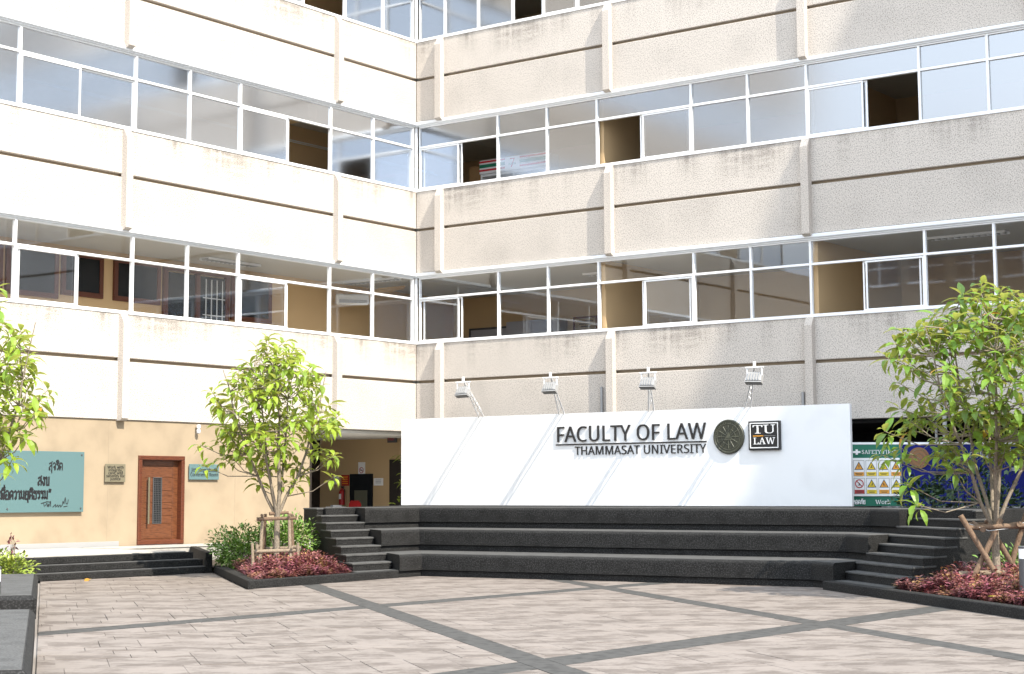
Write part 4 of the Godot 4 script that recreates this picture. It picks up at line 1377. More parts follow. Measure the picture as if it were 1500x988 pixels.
# ------------------------------------------------------------------ hoarding with its two banners
const FENCE_AT := Vector3(12.62, 0, 1.48)
const FENCE_TURN := 0.6487
func hoarding() -> void:
	var t := thing("hoarding_fence", "grey corrugated steel hoarding under the right wing, behind two banners", "fence", FENCE_AT, FENCE_TURN)
	for i in 10:
		var b := MB.new()
		var p := []
		for k in 17:
			var ph := k % 4
			p.append(Vector2(i * 0.77 + 0.76 * k / 16.0, 0.0 if ph < 2 else 0.035))
		for k in 16:
			b.quad(Vector3(p[k].x, 0.05, p[k].y), Vector3(p[k + 1].x, 0.05, p[k + 1].y), Vector3(p[k + 1].x, 2.69, p[k + 1].y), Vector3(p[k].x, 2.69, p[k].y), Vector3.BACK)
		part("panel", b.done(), M.sheet, t)
	var r := MB.new()
	r.box(Vector3(3.85, 2.71, 0.01), Vector3(7.72, 0.05, 0.06), 0.006)
	part("rail", r.done(), M.frame, t)
	for x in [3.0, 6.0]:
		var q := MB.new()
		q.tube([Vector3(x, 0, -0.06), Vector3(x, 3.2, -0.06)], [0.03, 0.03], 10)
		part("post", q.done(), M.lamp_grey, t)
	# green safety banner
	var g := thing("safety_banner", "green and white safety banner with rows of warning symbols on the hoarding", "banner", FENCE_AT, FENCE_TURN)
	var z := 0.06
	part("sheet", cloth(-0.2, 2.14, 1.3, 2.68, z, 3), M.green, g)
	part("lettering", thai("น", 0.97, 2.47, 0.085, 0.018, 0.0).done(), M.white_paint, g, Transform3D(Basis(), Vector3(0, 0, z + 0.03)))
	var cr := MB.new()
	cr.box(Vector3(1.14, 2.515, z + 0.032), Vector3(0.17, 0.045, 0.004))
	cr.box(Vector3(1.14, 2.515, z + 0.0325), Vector3(0.05, 0.12, 0.006))
	part("cross", cr.done(), M.white_paint, g)
	part("lettering", text("SAFETY FIRST", 0.12, 0.004, "Droid Serif", true), M.white_paint, g, Transform3D(Basis.from_scale(Vector3(1.0, 1, 1)), Vector3(1.25, 2.515, z + 0.03)))
	part("lettering", thai("งานปลอดภัย", 0.83, 1.345, 0.085, 0.016, 0.0).done(), M.white_paint, g, Transform3D(Basis(), Vector3(0, 0, z + 0.03)))
	part("lettering", text("Work", 0.13, 0.004, "Droid Serif", true), M.white_paint, g, Transform3D(Basis(), Vector3(1.53, 1.385, z + 0.03)))
	var wh := MB.new()
	wh.box(Vector3(0.98, 1.95, z + 0.028), Vector3(2.26, 0.86, 0.006))
	part("white_field", wh.done(), M.white_paint, g)
	for row in 2:
		for k in 8:
			var x := 0.06 + 0.28 * k
			var y := 2.15 - 0.4 * row
			var f := MB.new()
			rect_frame(f, x - 0.125, x + 0.125, y - 0.18, y + 0.18, 0.01, z + 0.034, 0.004, 0.0)
			var fr := part("symbol_frame", f.done(), M.lamp_grey, g)
			var no := row == 1 and k == 4
			var bar := MB.new()
			bar.box(Vector3(x, y - 0.13, z + 0.035), Vector3(0.22, 0.085, 0.004))
			part("caption", bar.done(), M.red if no else M.amber if (row == 0 and k % 3 == 1) or (row == 1 and k == 6) else M.yellow, fr)
			var cl := MB.new()
			for m in 2:
				cl.box(Vector3(x, y - 0.115 - 0.03 * m, z + 0.038), Vector3(0.17 - 0.04 * m, 0.012, 0.002))
			part("print", cl.done(), M.ink, fr)
			var s := MB.new()
			if no:
				prohibit(s, Vector3(x, y + 0.05, z + 0.04), 0.1)
				part("symbol", s.done(), M.red, fr)
			else:
				tri_flat(s, x, y + 0.03, 0.105, z + 0.035)
				part("symbol", s.done(), M.ink, fr)
				var s2 := MB.new()
				tri_flat(s2, x, y + 0.027, 0.078, z + 0.038)
				part("symbol_field", s2.done(), M.amber if (row == 0 and k % 3 == 1) or (row == 1 and k == 6) else M.yellow, fr)
			var s3 := MB.new()
			if k == 4 and row == 0:
				s3.box(Vector3(x, y + 0.05, z + 0.042), Vector3(0.016, 0.055, 0.002))
				s3.box(Vector3(x, y + 0.005, z + 0.042), Vector3(0.016, 0.014, 0.002))
			else:
				s3.box(Vector3(x, y + 0.02, z + 0.042), Vector3(0.06, 0.014, 0.002))
				s3.box(Vector3(x + 0.01 * (k % 3 - 1), y + 0.045, z + 0.042), Vector3(0.018, 0.05, 0.002))
			part("pictogram", s3.done(), M.ink, fr)
	# blue banner
	var bl := thing("blue_banner", "deep blue banner with a round gold seal and white print on the hoarding", "banner", FENCE_AT, FENCE_TURN)
	part("sheet", cloth(2.17, 7.2, 1.3, 2.68, z, 9), M.blue, bl)
	var se := MB.new()
	se.t = Transform3D(Basis(Vector3.RIGHT, PI / 2), Vector3(2.55, 2.38, z + 0.02))
	se.lathe([Vector2(0.24, 0.0), Vector2(0.24, 0.012), Vector2(0, 0.012)], 32)
	var sl := part("seal", se.done(), M.gold, bl)
	for r2 in [0.1, 0.19]:
		var rg := MB.new()
		var pts := []
		var rr := []
		for i in 33:
			pts.append(Vector3(2.55 + cos(TAU * i / 32) * r2, 2.38 + sin(TAU * i / 32) * r2, z + 0.034))
			rr.append(0.006)
		rg.tube(pts, rr, 4, false)
		part("ring", rg.done(), M.brass, sl)
	var lines := [["คณะนิตธรรมมบ", 3.7, 2.38, 0.12, 0.02], ["มบาทลอง", 4.3, 2.52, 0.08, 0.014], ["งานปลอดภัย", 4.6, 2.08, 0.07, 0.013], ["ดงานบาทย", 5.3, 1.78, 0.07, 0.013], ["นตธรรมลาน", 5.2, 1.6, 0.07, 0.013], ["งานธรรม", 5.3, 1.43, 0.07, 0.013]]
	for q in lines:
		part("lettering", thai(q[0], q[1], q[2], q[3], q[4], 0.0).done(), M.sheet, bl, Transform3D(Basis(), Vector3(0, 0, z + 0.035)))

func tri_flat(b: MB, x: float, y: float, r: float, z: float) -> void:
	b.tri(Vector3(x - r, y - r * 0.62, z), Vector3(x + r, y - r * 0.62, z), Vector3(x, y + r * 1.15, z), Vector3.BACK)

func cloth(x0: float, x1: float, y0: float, y1: float, z: float, seed_: int) -> ArrayMesh:
	var b := MB.new()
	var f := noise(0.6, 2, seed_)
	var nx := 36
	var ny := 10
	var at := func(i: int, j: int) -> Vector3:
		var x := lerpf(x0, x1, i / float(nx))
		var y := lerpf(y0, y1, j / float(ny))
		var edge := minf(minf(i, nx - i) / 3.0, minf(j, ny - j) / 2.0)
		return Vector3(x, y, z + 0.022 * f.get_noise_2d(x * 2.2, y * 5.0 + x * 1.5) * clampf(edge, 0.2, 1))
	for i in nx:
		for j in ny:
			b.quad(at.call(i, j), at.call(i + 1, j), at.call(i + 1, j + 1), at.call(i, j + 1), Vector3.BACK)
	return b.done()

# ------------------------------------------------------------------ plants
var leaf_cache := {}
# a pointed leaf along +z, arched downwards by droop, folded a little along its midrib
func leaf_mesh(length: float, width: float, droop: float, fold := 0.25) -> ArrayMesh:
	var key := [length, width, droop, fold]
	if leaf_cache.has(key):
		return leaf_cache[key]
	var b := MB.new()
	var rows := []
	for i in 5:
		var u := i / 4.0
		var w: float = width * 0.5 * [0.06, 0.75, 1.0, 0.66, 0.02][i]
		var ang := droop * u
		var c := Vector3(0, -length * u * sin(ang) * 0.75, length * u * cos(ang * 0.8))
		rows.append([c + Vector3(-w, w * fold, 0), c, c + Vector3(w, w * fold, 0)])
	for i in 4:
		for k in 2:
			b.quad(rows[i][k], rows[i][k + 1], rows[i + 1][k + 1], rows[i + 1][k], Vector3(0, 1, 0.2))
	# soften the shading along the blade
	leaf_cache[key] = b.done()
	return leaf_cache[key]

const EYE := Vector3(30.557, 1.62, 37.616)

# heads: points where a whorl of leaves sits, sampled in an egg-shaped crown, and any given outliers
func tree(label: String, at: Vector3, fork: float, crown: Vector3, radii: Vector3, n_heads: int, seed_: int, outliers: Array, leaf_len: float, mats: Array, stems := 6) -> Node3D:
	var r := RandomNumberGenerator.new()
	r.seed = seed_
	var t := thing("young_tree", label, "tree", at, 0, "young broad-leaved trees in the planters")
	var tr := MB.new()
	tr.tube([Vector3(0, -0.1, 0), Vector3(0.01, fork * 0.5, 0.01), Vector3(0, fork, 0)], [0.068, 0.06, 0.055], 10)
	part("trunk", tr.done(), M.bark, t)
	var skel := []
	for s in stems:
		var a := TAU * s / stems + r.randf_range(-0.3, 0.3)
		var far := 0.3 + 0.45 * (s % 3) / 2.0
		var tip := crown + Vector3(cos(a) * radii.x * far, radii.y * r.randf_range(0.3, 0.75) * (1.0 if s else 1.2), sin(a) * radii.z * far)
		if s == 0:
			tip = crown + Vector3(0.02, radii.y * 0.85, 0)
		var foot := Vector3(0, fork - 0.06, 0)
		var pts := []
		var rad := []
		for i in 8:
			var u := i / 7.0
			var bow := Vector3(cos(a), 0, sin(a)) * sin(u * PI) * 0.12
			pts.append(foot.lerp(tip, u) + bow + Vector3(r.randf_range(-1, 1), r.randf_range(-0.5, 0.5), r.randf_range(-1, 1)) * 0.025 * float(i > 0))
			rad.append(lerpf(0.034 if s else 0.045, 0.007, u))
		skel.append([pts, rad, MB.new()])
		skel[s][2].tube(pts, rad, 7)
	var heads := []
	for o in outliers:
		heads.append(o)
	var tries := 0
	var lump := noise(0.75, 2, seed_)
	while heads.size() < n_heads and tries < 9000:
		tries += 1
		var q := Vector3(r.randf_range(-1, 1), r.randf_range(-1, 1), r.randf_range(-1, 1))
		var l := q.length()
		if l > 1.0 or l < 0.35 and r.randf() < 0.6:
			continue
		# egg: narrow above, full below the middle
		var k := 1.0 - 0.45 * clampf(q.y, 0, 1) - 0.1 * clampf(-q.y, 0, 1)
		var p := crown + Vector3(q.x * radii.x * k, q.y * radii.y, q.z * radii.z * k)
		p += Vector3(sin(p.y * 5.0 + p.z * 3.0), 0, cos(p.y * 4.0 + p.x * 3.0)) * 0.1
		var ok := lump.get_noise_3dv(p) > -0.12 or r.randf() < 0.12
		for h in heads:
			if h.distance_to(p) < 0.19:
				ok = false
				break
		if ok:
			heads.append(p)
	var all := []
	for h in heads:
		var best: Vector3 = skel[0][0][1]
		var bi := 0
		var bd := 1e9
		for s in skel.size():
			for i in range(1, 8):
				var p: Vector3 = skel[s][0][i]
				if p.y > h.y - 0.1 and i > 1:
					continue
				var d: float = p.distance_to(h) + 0.3 * absf((h.y - p.y) - 0.45)
				if d < bd:
					bd = d
					best = p
					bi = s
		var mid: Vector3 = best.lerp(h, 0.55) + Vector3(0, -0.06 - 0.05 * best.distance_to(h), 0)
		skel[bi][2].tube([best, mid, h], [0.013, 0.009, 0.006], 5, false)
		var axis: Vector3 = ((h - mid).normalized() + Vector3.UP * 0.7).normalized()
		var side := axis.cross(Vector3(0.3, 0.1, 1)).normalized()
		var up := axis.cross(side)
		var count := r.randi_range(8, 12)
		for i in count:
			var a := 2.39996 * i + r.randf() * 0.4
			var lift := lerpf(-0.35, 1.1, float(i) / count) + r.randf_range(-0.15, 0.15)
			var d := (side * cos(a) + up * sin(a) + axis * lift).normalized()
			var x := Vector3.UP.cross(d)
			if x.length() < 0.1:
				x = side
			x = x.normalized()
			var y := d.cross(x)
			var sc := r.randf_range(0.6, 1.2) * (1.0 if i > 1 else 0.75)
			var bs := Basis(x, y, d).rotated(d, r.randf_range(-0.4, 0.4)).scaled(Vector3.ONE * sc)
			var start: Vector3 = h - axis * lerpf(0.14, 0.0, float(i) / count) + d * 0.02
			var old := r.randf() < 0.004
			all.append([Transform3D(bs, start), r.randi() % 4, "leaf_old" if old else mats[r.randi() % mats.size()]])
	for s in skel:
		part("limb", s[2].done(), M.bark, t)
	# the leaves that show largest are parts of their own; the rest are one mass
	all.sort_custom(func(p, q): return (at + p[0].origin).distance_squared_to(EYE) < (at + q[0].origin).distance_squared_to(EYE))
	var shapes := [leaf_mesh(leaf_len, leaf_len * 0.35, 0.7), leaf_mesh(leaf_len, leaf_len * 0.32, 1.1), leaf_mesh(leaf_len, leaf_len * 0.38, 0.45), leaf_mesh(leaf_len * 0.85, leaf_len * 0.35, 0.9)]
	var rest := {}
	for i in all.size():
		var l: Array = all[i]
		if i < 290:
			part("leaf", shapes[l[1]], M[l[2]], t, l[0])
			continue
		if not rest.has(l[2]):
			rest[l[2]] = MB.new()
		var b: MB = rest[l[2]]
		var arr: Array = shapes[l[1]].surface_get_arrays(0)
		var vs: PackedVector3Array = arr[Mesh.ARRAY_VERTEX]
		var ns: PackedVector3Array = arr[Mesh.ARRAY_NORMAL]
		var x: Transform3D = l[0]
		b.v.append_array(x * vs)
		var nb := x.basis.orthonormalized()
		for k in ns:
			b.n.append(nb * k)
	var mass := ArrayMesh.new()
	for key in rest:
		mass.add_surface_from_arrays(Mesh.PRIMITIVE_TRIANGLES, rest[key].done().surface_get_arrays(0))
		mass.surface_set_material(mass.get_surface_count() - 1, M[key])
	part("foliage", mass, null, t).set_meta("kind", "stuff")
	return t

# a bush: leaves spread through a few overlapping mounds on thin stems
func bush(called: String, label: String, at: Vector3, mounds: Array, n: int, leaf_len: float, m: Material, seed_: int, jitter := 0.35, group := "") -> Node3D:
	var r := RandomNumberGenerator.new()
	r.seed = seed_
	var t := thing(called, label, "shrub", at, 0, group)
	var ws := []
	var tints := []
	for q in mounds:
		var st := MB.new()
		for i in 7:
			var tip: Vector3 = q[0] + Vector3(r.randf_range(-0.6, 0.6) * q[1].x, q[1].y * r.randf_range(0.1, 0.7), r.randf_range(-0.6, 0.6) * q[1].z)
			var foot := Vector3(q[0].x + r.randf_range(-0.1, 0.1), 0, q[0].z + r.randf_range(-0.1, 0.1))
			st.tube([foot, foot.lerp(tip, 0.5) + Vector3(0, 0.03, 0), tip], [0.012, 0.009, 0.004], 5, false)
		part("stem", st.done(), M.bark, t)
		for i in n:
			var d := Vector3(r.randfn(), r.randfn(), r.randfn()).normalized()
			var l := pow(r.randf(), 0.3)
			l *= 0.85 + 0.28 * sin(d.x * 7.0 + seed_) * cos(d.z * 6.0 + d.y * 5.0)
			var p: Vector3 = q[0] + d * l * q[1]
			if p.y < 0.02:
				continue
			var f := (d + Vector3(r.randf_range(-1, 1), r.randf_range(-0.4, 1.1), r.randf_range(-1, 1)) * 0.8).normalized()
			var x := Vector3.UP.cross(f).normalized()
			ws.append(Transform3D(Basis(x, f.cross(x), f).rotated(f, r.randf_range(-0.8, 0.8)).scaled(Vector3.ONE * r.randf_range(0.7, 1.25)), p))
			var k := r.randf_range(1.0 - jitter, 1.0 + jitter)
			tints.append(Color(k * r.randf_range(0.9, 1.15), k, k * 0.9))
	scatter("foliage", leaf_mesh(leaf_len, leaf_len * 0.42, 0.4), m, ws, t, tints)
	return t

# low burgundy ground cover inside a polygon of (x, z), a sprig every few centimetres
func sprig(seed_: int) -> ArrayMesh:
	var b := MB.new()
	var r := RandomNumberGenerator.new()
	r.seed = seed_
	var l := leaf_mesh(0.075, 0.034, 0.35)
	var arr := l.surface_get_arrays(0)
	for k in 3:
		var tip := Vector3(r.randf_range(-0.08, 0.08), 0.13 + 0.05 * k, r.randf_range(-0.08, 0.08))
		b.t = Transform3D()
		b.tube([Vector3.ZERO, tip], [0.004, 0.002], 3, false)
		for i in 8:
			var u := 0.35 + 0.65 * i / 7.0
			var d := Vector3(cos(i * 2.4 + k), r.randf_range(-0.1, 0.8), sin(i * 2.4 + k)).normalized()
			var x := Vector3.UP.cross(d).normalized()
			b.t = Transform3D(Basis(x, d.cross(x), d).scaled(Vector3.ONE * r.randf_range(0.7, 1.1)), tip * u)
			for j in range(0, arr[Mesh.ARRAY_VERTEX].size(), 3):
				b.raw(arr[Mesh.ARRAY_VERTEX][j], arr[Mesh.ARRAY_VERTEX][j + 1], arr[Mesh.ARRAY_VERTEX][j + 2], arr[Mesh.ARRAY_NORMAL][j], arr[Mesh.ARRAY_NORMAL][j + 1], arr[Mesh.ARRAY_NORMAL][j + 2])
	return b.done()

func ground_cover(label: String, poly: PackedVector2Array, y: float, n: int, seed_: int, holes: Array, hmin := 0.8, hmax := 1.5) -> void:
	var r := RandomNumberGenerator.new()
	r.seed = seed_
	var box := Rect2(poly[0], Vector2.ZERO)
	for p in poly:
		box = box.expand(p)
	var f := noise(0.9, 2, seed_)
	var ws := []
	var tints := []
	var tries := 0
	while ws.size() < n and tries < n * 20:
		tries += 1
		var p := box.position + Vector2(r.randf(), r.randf()) * box.size
		if not Geometry2D.is_point_in_polygon(p, poly):
			continue
		var bad := false
		for h in holes:
			if p.distance_to(h[0]) < h[1]:
				bad = true
		if bad:
			continue
		var k := f.get_noise_2d(p.x, p.y)
		var near := 9.0
		for i in poly.size():
			near = minf(near, Geometry2D.get_closest_point_to_segment(p, poly[i], poly[(i + 1) % poly.size()]).distance_to(p))
		var s := lerpf(hmin, hmax, clampf(0.5 + k + r.randf_range(-0.3, 0.3), 0, 1)) * lerpf(0.5, 1.0, smoothstep(0.0, 0.5, near))
		ws.append(Transform3D(Basis(Vector3.UP, r.randf() * TAU).rotated(Vector3.RIGHT, r.randf_range(-0.25, 0.25)).scaled(Vector3(1.15, s, 1.15)), Vector3(p.x, y, p.y)))
		var w := r.randf_range(0.65, 1.35)
		tints.append(Color(w, w * r.randf_range(0.7, 1.3), w * r.randf_range(0.7, 1.25)) if r.randf() > 0.14 else Color(w * 1.35, w * 2.3, w * 0.9))
	var o := scatter("ground_cover", sprig(seed_), M.red_leaf, ws, self, tints)
	tag(o, label, "ground cover")

func pole(b: MB, a: Vector3, c: Vector3, r0: float, r1: float) -> void:
	var m := a.lerp(c, 0.5) + Vector3(sin(a.x * 9.0 + c.z) * 0.02, 0, cos(a.z * 7.0) * 0.02)
	b.tube([a, a.lerp(m, 0.5), m, m.lerp(c, 0.5), c], [r0, r0 * 0.97, (r0 + r1) / 2 * 1.04, r1 * 1.02, r1], 9)

func supports() -> void:
	var t := thing("tree_support", "square frame of rough timber poles standing round the trunk of the middle tree", "tree support", Vector3(7.2, 0.1, 13.1), 0.67)
	t.scale = Vector3(0.7, 1, 0.7)
	for q in [[-0.42, -0.42], [0.42, -0.42], [-0.42, 0.42], [0.42, 0.42]]:
		var b := MB.new()
		pole(b, Vector3(q[0] * 1.08, -0.1, q[1] * 1.08), Vector3(q[0] * 0.86, 1.12, q[1] * 0.86), 0.055, 0.045)
		part("post", b.done(), M.stake if q[1] < 0 else M.stake_pale, t)
	for q in [[-0.5, -0.4, 0.5, -0.4, 1.02], [-0.52, 0.4, 0.54, 0.4, 1.03], [-0.38, -0.5, -0.38, 0.5, 1.08], [0.38, -0.5, 0.38, 0.5, 1.09], [-0.62, 0.46, 0.6, 0.46, 0.42], [-0.6, -0.44, 0.62, -0.44, 0.45], [-0.46, -0.6, -0.46, 0.6, 0.5], [0.47, -0.6, 0.47, 0.6, 0.48], [-0.2, 0.12, 0.3, -0.14, 1.13]]:
		var b := MB.new()
		pole(b, Vector3(q[0], q[4], q[1]), Vector3(q[2], q[4] + 0.02, q[3]), 0.036, 0.03)
		part("rail", b.done(), M.stake_pale if q[4] < 0.9 else M.stake, t)
	for q in [[-0.62, 0.5], [0.62, 0.5], [-0.6, -0.5]]:
		var b := MB.new()
		pole(b, Vector3(q[0], -0.1, q[1]), Vector3(q[0], 0.58, q[1]), 0.045, 0.042)
		part("peg", b.done(), M.stake_pale, t)
	# crossed poles under the tree on the right
	var u := thing("tree_support", "crossed rough timber poles leaning in pairs against the tree beside the grey bollard", "tree support", Vector3(20.75, 0.08, 11.55), 0.66)
	for q in [[-0.62, 1.18, 0.35, 0.02, 0.0, 0.45, "stake"], [0.02, 1.12, 0.25, -0.6, 0.0, 0.35, "stake"], [0.6, 1.22, -0.3, 0.22, 0.0, -0.3, "stake"], [-0.05, 1.1, -0.25, 0.62, 0.0, -0.35, "stake"]]:
		var b := MB.new()
		pole(b, Vector3(q[0], q[1], q[2]), Vector3(q[3], q[4], q[5]), 0.043, 0.04)
		part("post", b.done(), M.stake, u)
	for q in [[-0.5, 1.0, 0.3, 0.45, 1.03, 0.3], [-0.3, 1.03, -0.28, 0.6, 1.0, -0.25], [-0.3, 0.97, 0.4, -0.2, 1.05, -0.4], [0.25, 1.05, 0.4, 0.3, 1.0, -0.45], [-0.75, 0.14, 0.45, -0.1, 0.12, 0.5], [-0.6, 0.3, 0.1, 0.1, 0.32, 0.2]]:
		var b := MB.new()
		pole(b, Vector3(q[0], q[1], q[2]), Vector3(q[3], q[4], q[5]), 0.042, 0.038)
		part("rail", b.done(), M.stake if q[1] > 0.5 else M.stake_pale, u)
	var wr := MB.new()
	wr.tube([Vector3(-0.6, 1.1, 0.3), Vector3(-0.2, 0.95, 0.35), Vector3(0.1, 0.98, 0.3), Vector3(0.6, 1.15, 0.25)], [0.006, 0.006, 0.006, 0.006], 5)
	part("tie", wr.done(), M.sheet, u)

func kerb(t: Node3D, p: PackedVector2Array, w: float, h: float) -> void:
	for i in p.size() - 1:
		var a := p[i]
		var c := p[i + 1]
		var ms := miters(p)
		var b := MB.new()
		var quadp := PackedVector2Array([a, c, c + ms[i + 1] * w, a + ms[i] * w])
		b.prism(quadp, 0.0, h, 0.012)
		part("kerb", b.done(), M.terrazzo, t)

func bed(t: Node3D, p: PackedVector2Array, y: float) -> void:
	var b := MB.new()
	b.flat(p, y, Vector3.UP)
	var s := part("soil", b.done(), M.soil, t)
	s.set_meta("kind", "stuff")

func planting() -> void:
	var a := thing("planter", "black terrazzo kerbed planter between the door steps and the stage steps", "planter")
	kerb(a, PackedVector2Array([Vector2(4.48, 12.1), Vector2(9.5, 16.2), Vector2(9.04, 11.65)]), -0.2, 0.145)
	bed(a, PackedVector2Array([Vector2(1.2, 9.4), Vector2(4.5, 12.1), Vector2(9.4, 16.0), Vector2(8.95, 12.8), Vector2(5.4, 10.0), Vector2(4.8, 9.3), Vector2(1.2, 8.0)]), 0.1)
	var b := thing("planter", "black terrazzo kerbed planter beside the right-hand steps, holding the big tree", "planter")
	kerb(b, PackedVector2Array([Vector2(17.62, 10.62), Vector2(22.46, 15.2), Vector2(28.0, 20.4)]), 0.2, 0.145)
	bed(b, PackedVector2Array([Vector2(19.4, 12.1), Vector2(22.5, 15.0), Vector2(28.0, 20.2), Vector2(31, 16), Vector2(26, 2), Vector2(19.7, 2.0), Vector2(19.6, 9.3)]), 0.09)
	ground_cover("burgundy leafy ground cover round the timber frame in the middle planter", PackedVector2Array([Vector2(5.6, 12.55), Vector2(9.25, 15.75), Vector2(8.85, 12.85), Vector2(6.4, 10.9), Vector2(5.7, 11.5)]), 0.1, 1500, 301, [], 0.5, 1.7)
	ground_cover("burgundy and russet ground cover along the kerb below the right-hand tree", PackedVector2Array([Vector2(19.3, 11.9), Vector2(22.4, 14.85), Vector2(24.0, 16.2), Vector2(24.0, 13.6), Vector2(20.9, 10.6), Vector2(19.6, 9.6)]), 0.09, 2000, 302, [[Vector2(21.95, 13.6), 0.15]], 0.5, 1.7)
	ground_cover("small tuft of burgundy leaves between the two black bench blocks", PackedVector2Array([Vector2(13.75, 24.55), Vector2(14.55, 25.25), Vector2(14.2, 25.75), Vector2(13.3, 25.0)]), 0.0, 130, 303, [], 1.0, 2.2)
	ground_cover("burgundy leaves in front of the nearest black bench block", PackedVector2Array([Vector2(20.8, 29.7), Vector2(21.2, 30.1), Vector2(20.6, 30.7), Vector2(20.1, 30.2)]), 0.0, 90, 304, [], 1.0, 1.6)
	bush("green_shrub", "dense bright green shrub behind the timber frame against the tan wall", Vector3(5.2, 0.1, 11.4), [[Vector3(-0.4, 0.42, 0.28), Vector3(0.75, 0.5, 0.6)], [Vector3(0.35, 0.5, -0.1), Vector3(0.7, 0.58, 0.6)], [Vector3(0.0, 0.3, 0.7), Vector3(0.7, 0.36, 0.45)]], 1500, 0.09, M.shrub_leaf, 401)
	bush("green_shrub", "bright green shrub beside the dark side of the stage steps", Vector3(5.6, 0.1, 10.65), [[Vector3(-0.1, 0.5, 0.1), Vector3(0.62, 0.62, 0.5)], [Vector3(-0.9, 0.5, -0.3), Vector3(0.6, 0.6, 0.5)]], 1300, 0.09, M.shrub_leaf, 402)
	bush("lime_shrub", "lime green leafy shrub behind the black bench block at the left edge", Vector3(7.9, 0.1, 20.3), [[Vector3(-0.15, 0.38, 0.2), Vector3(0.62, 0.42, 0.6)], [Vector3(0.1, 0.3, -0.25), Vector3(0.5, 0.34, 0.45)]], 1300, 0.075, M.shrub_lime, 403)
	var tip := bush("tall_sprig", "thin dark sprigs standing above the lime green shrub", Vector3(7.4, 0.1, 20.2), [[Vector3(0.1, 0.85, 0.1), Vector3(0.08, 0.26, 0.08)], [Vector3(0.42, 0.72, -0.38), Vector3(0.07, 0.2, 0.07)]], 34, 0.07, M.red_dark, 404)
	tip.set_meta("category", "plant")
	bush("dark_shrub", "dark green bush behind the right end of the stage, before the blue banner", Vector3(16.9, 0.1, 3.3), [[Vector3(0.2, 1.6, 0.2), Vector3(0.95, 0.75, 0.8)], [Vector3(-0.7, 1.25, 0.0), Vector3(0.8, 0.6, 0.6)], [Vector3(0.9, 1.2, 0.1), Vector3(0.7, 0.7, 0.6)]], 700, 0.13, M.shrub_dark, 405, 0.5)
	bush("low_green_plant", "low fresh green plants at the foot of the steel hoarding behind the right tree", Vector3(20.3, 0.1, 9.3), [[Vector3(0, 0.3, 0), Vector3(0.75, 0.35, 0.5)], [Vector3(0.9, 0.25, -0.4), Vector3(0.6, 0.3, 0.5)]], 700, 0.1, M.shrub_leaf, 406)
	# trees
	var yg := ["leaf0", "leaf1", "leaf1", "leaf0", "leaf2"]
	var dg := ["leaf3", "leaf4", "leaf4", "leaf5"]
	tree("young tree with yellow-green leaves in the middle planter, held by a square timber frame", Vector3(7.2, 0.1, 13.1), 1.1, Vector3(-0.08, 3.15, 0.06), Vector3(1.5, 1.5, 1.4), 150, 501,
		[Vector3(-1.05, 2.45, 1.05), Vector3(-0.85, 2.05, 1.15), Vector3(1.0, 1.85, -0.55), Vector3(0.85, 2.25, -0.7), Vector3(0.3, 1.75, -0.2)], 0.31, yg)
	tree("tall young tree with deep green leaves behind the kerb beside the right-hand steps", Vector3(20.75, 0.08, 11.55), 1.0, Vector3(0.0, 3.35, 0.1), Vector3(1.85, 1.42, 1.7), 215, 502,
		[Vector3(-1.15, 2.45, 1.35), Vector3(-0.8, 1.65, 1.4), Vector3(-0.6, 1.35, 1.55), Vector3(-0.2, 1.9, 1.1), Vector3(-0.9, 2.0, 1.3), Vector3(0.6, 2.0, -0.5), Vector3(0.4, 2.2, 0.5), Vector3(-1.0, 2.2, 1.1), Vector3(-1.2, 2.1, 1.4), Vector3(-0.5, 2.1, 0.9), Vector3(0.1, 2.1, 1.2), Vector3(-0.1, 2.25, -0.6), Vector3(0.7, 2.15, 0.6)], 0.3, dg)
	tree("young tree at the left edge whose leafy boughs hang before the teal board", Vector3(6.35, 0.1, 19.45), 1.2, Vector3(-0.05, 3.6, 0.05), Vector3(1.3, 1.6, 1.3), 170, 503,
		[Vector3(1.15, 2.85, -0.3), Vector3(1.05, 2.5, -0.2), Vector3(0.95, 2.1, 0.0), Vector3(0.9, 1.9, 0.3)], 0.31, yg + ["leaf4"])
	supports()

# ------------------------------------------------------------------ small things in the court
func bollards() -> void:
	var q := [[Vector3(21.95, 0.09, 13.6), "dark grey bollard with a white lamp band in the right-hand planter beside the kerb"], [Vector3(13.6, 0.0, 24.62), "dark grey bollard with white band between the black bench blocks at the left edge"], [Vector3(20.0, 0.09, 7.4), "farther small bollard with a white band behind the right-hand tree's crossed poles"]]
	var first: Node3D
	for i in q.size():
		if i:
			copy(first, q[i][1], q[i][0])
			continue
		first = thing("bollard", q[0][1], "bollard", q[0][0], 0, "lamp bollards round the court")
		var b := MB.new()
		b.lathe([Vector2(0.1, 0), Vector2(0.1, 0.6), Vector2(0, 0.6)], 24)
		part("post", b.done(), M.grey_metal, first)
		var c := MB.new()
		c.lathe([Vector2(0.096, 0.6), Vector2(0.096, 0.74)], 24)
		part("lamp_band", c.done(), M.white_paint, first)
		var d := MB.new()
		d.lathe([Vector2(0.1, 0.74), Vector2(0.1, 0.765), Vector2(0.09, 0.775), Vector2(0, 0.775)], 24)
		part("cap", d.done(), M.grey_metal, first)

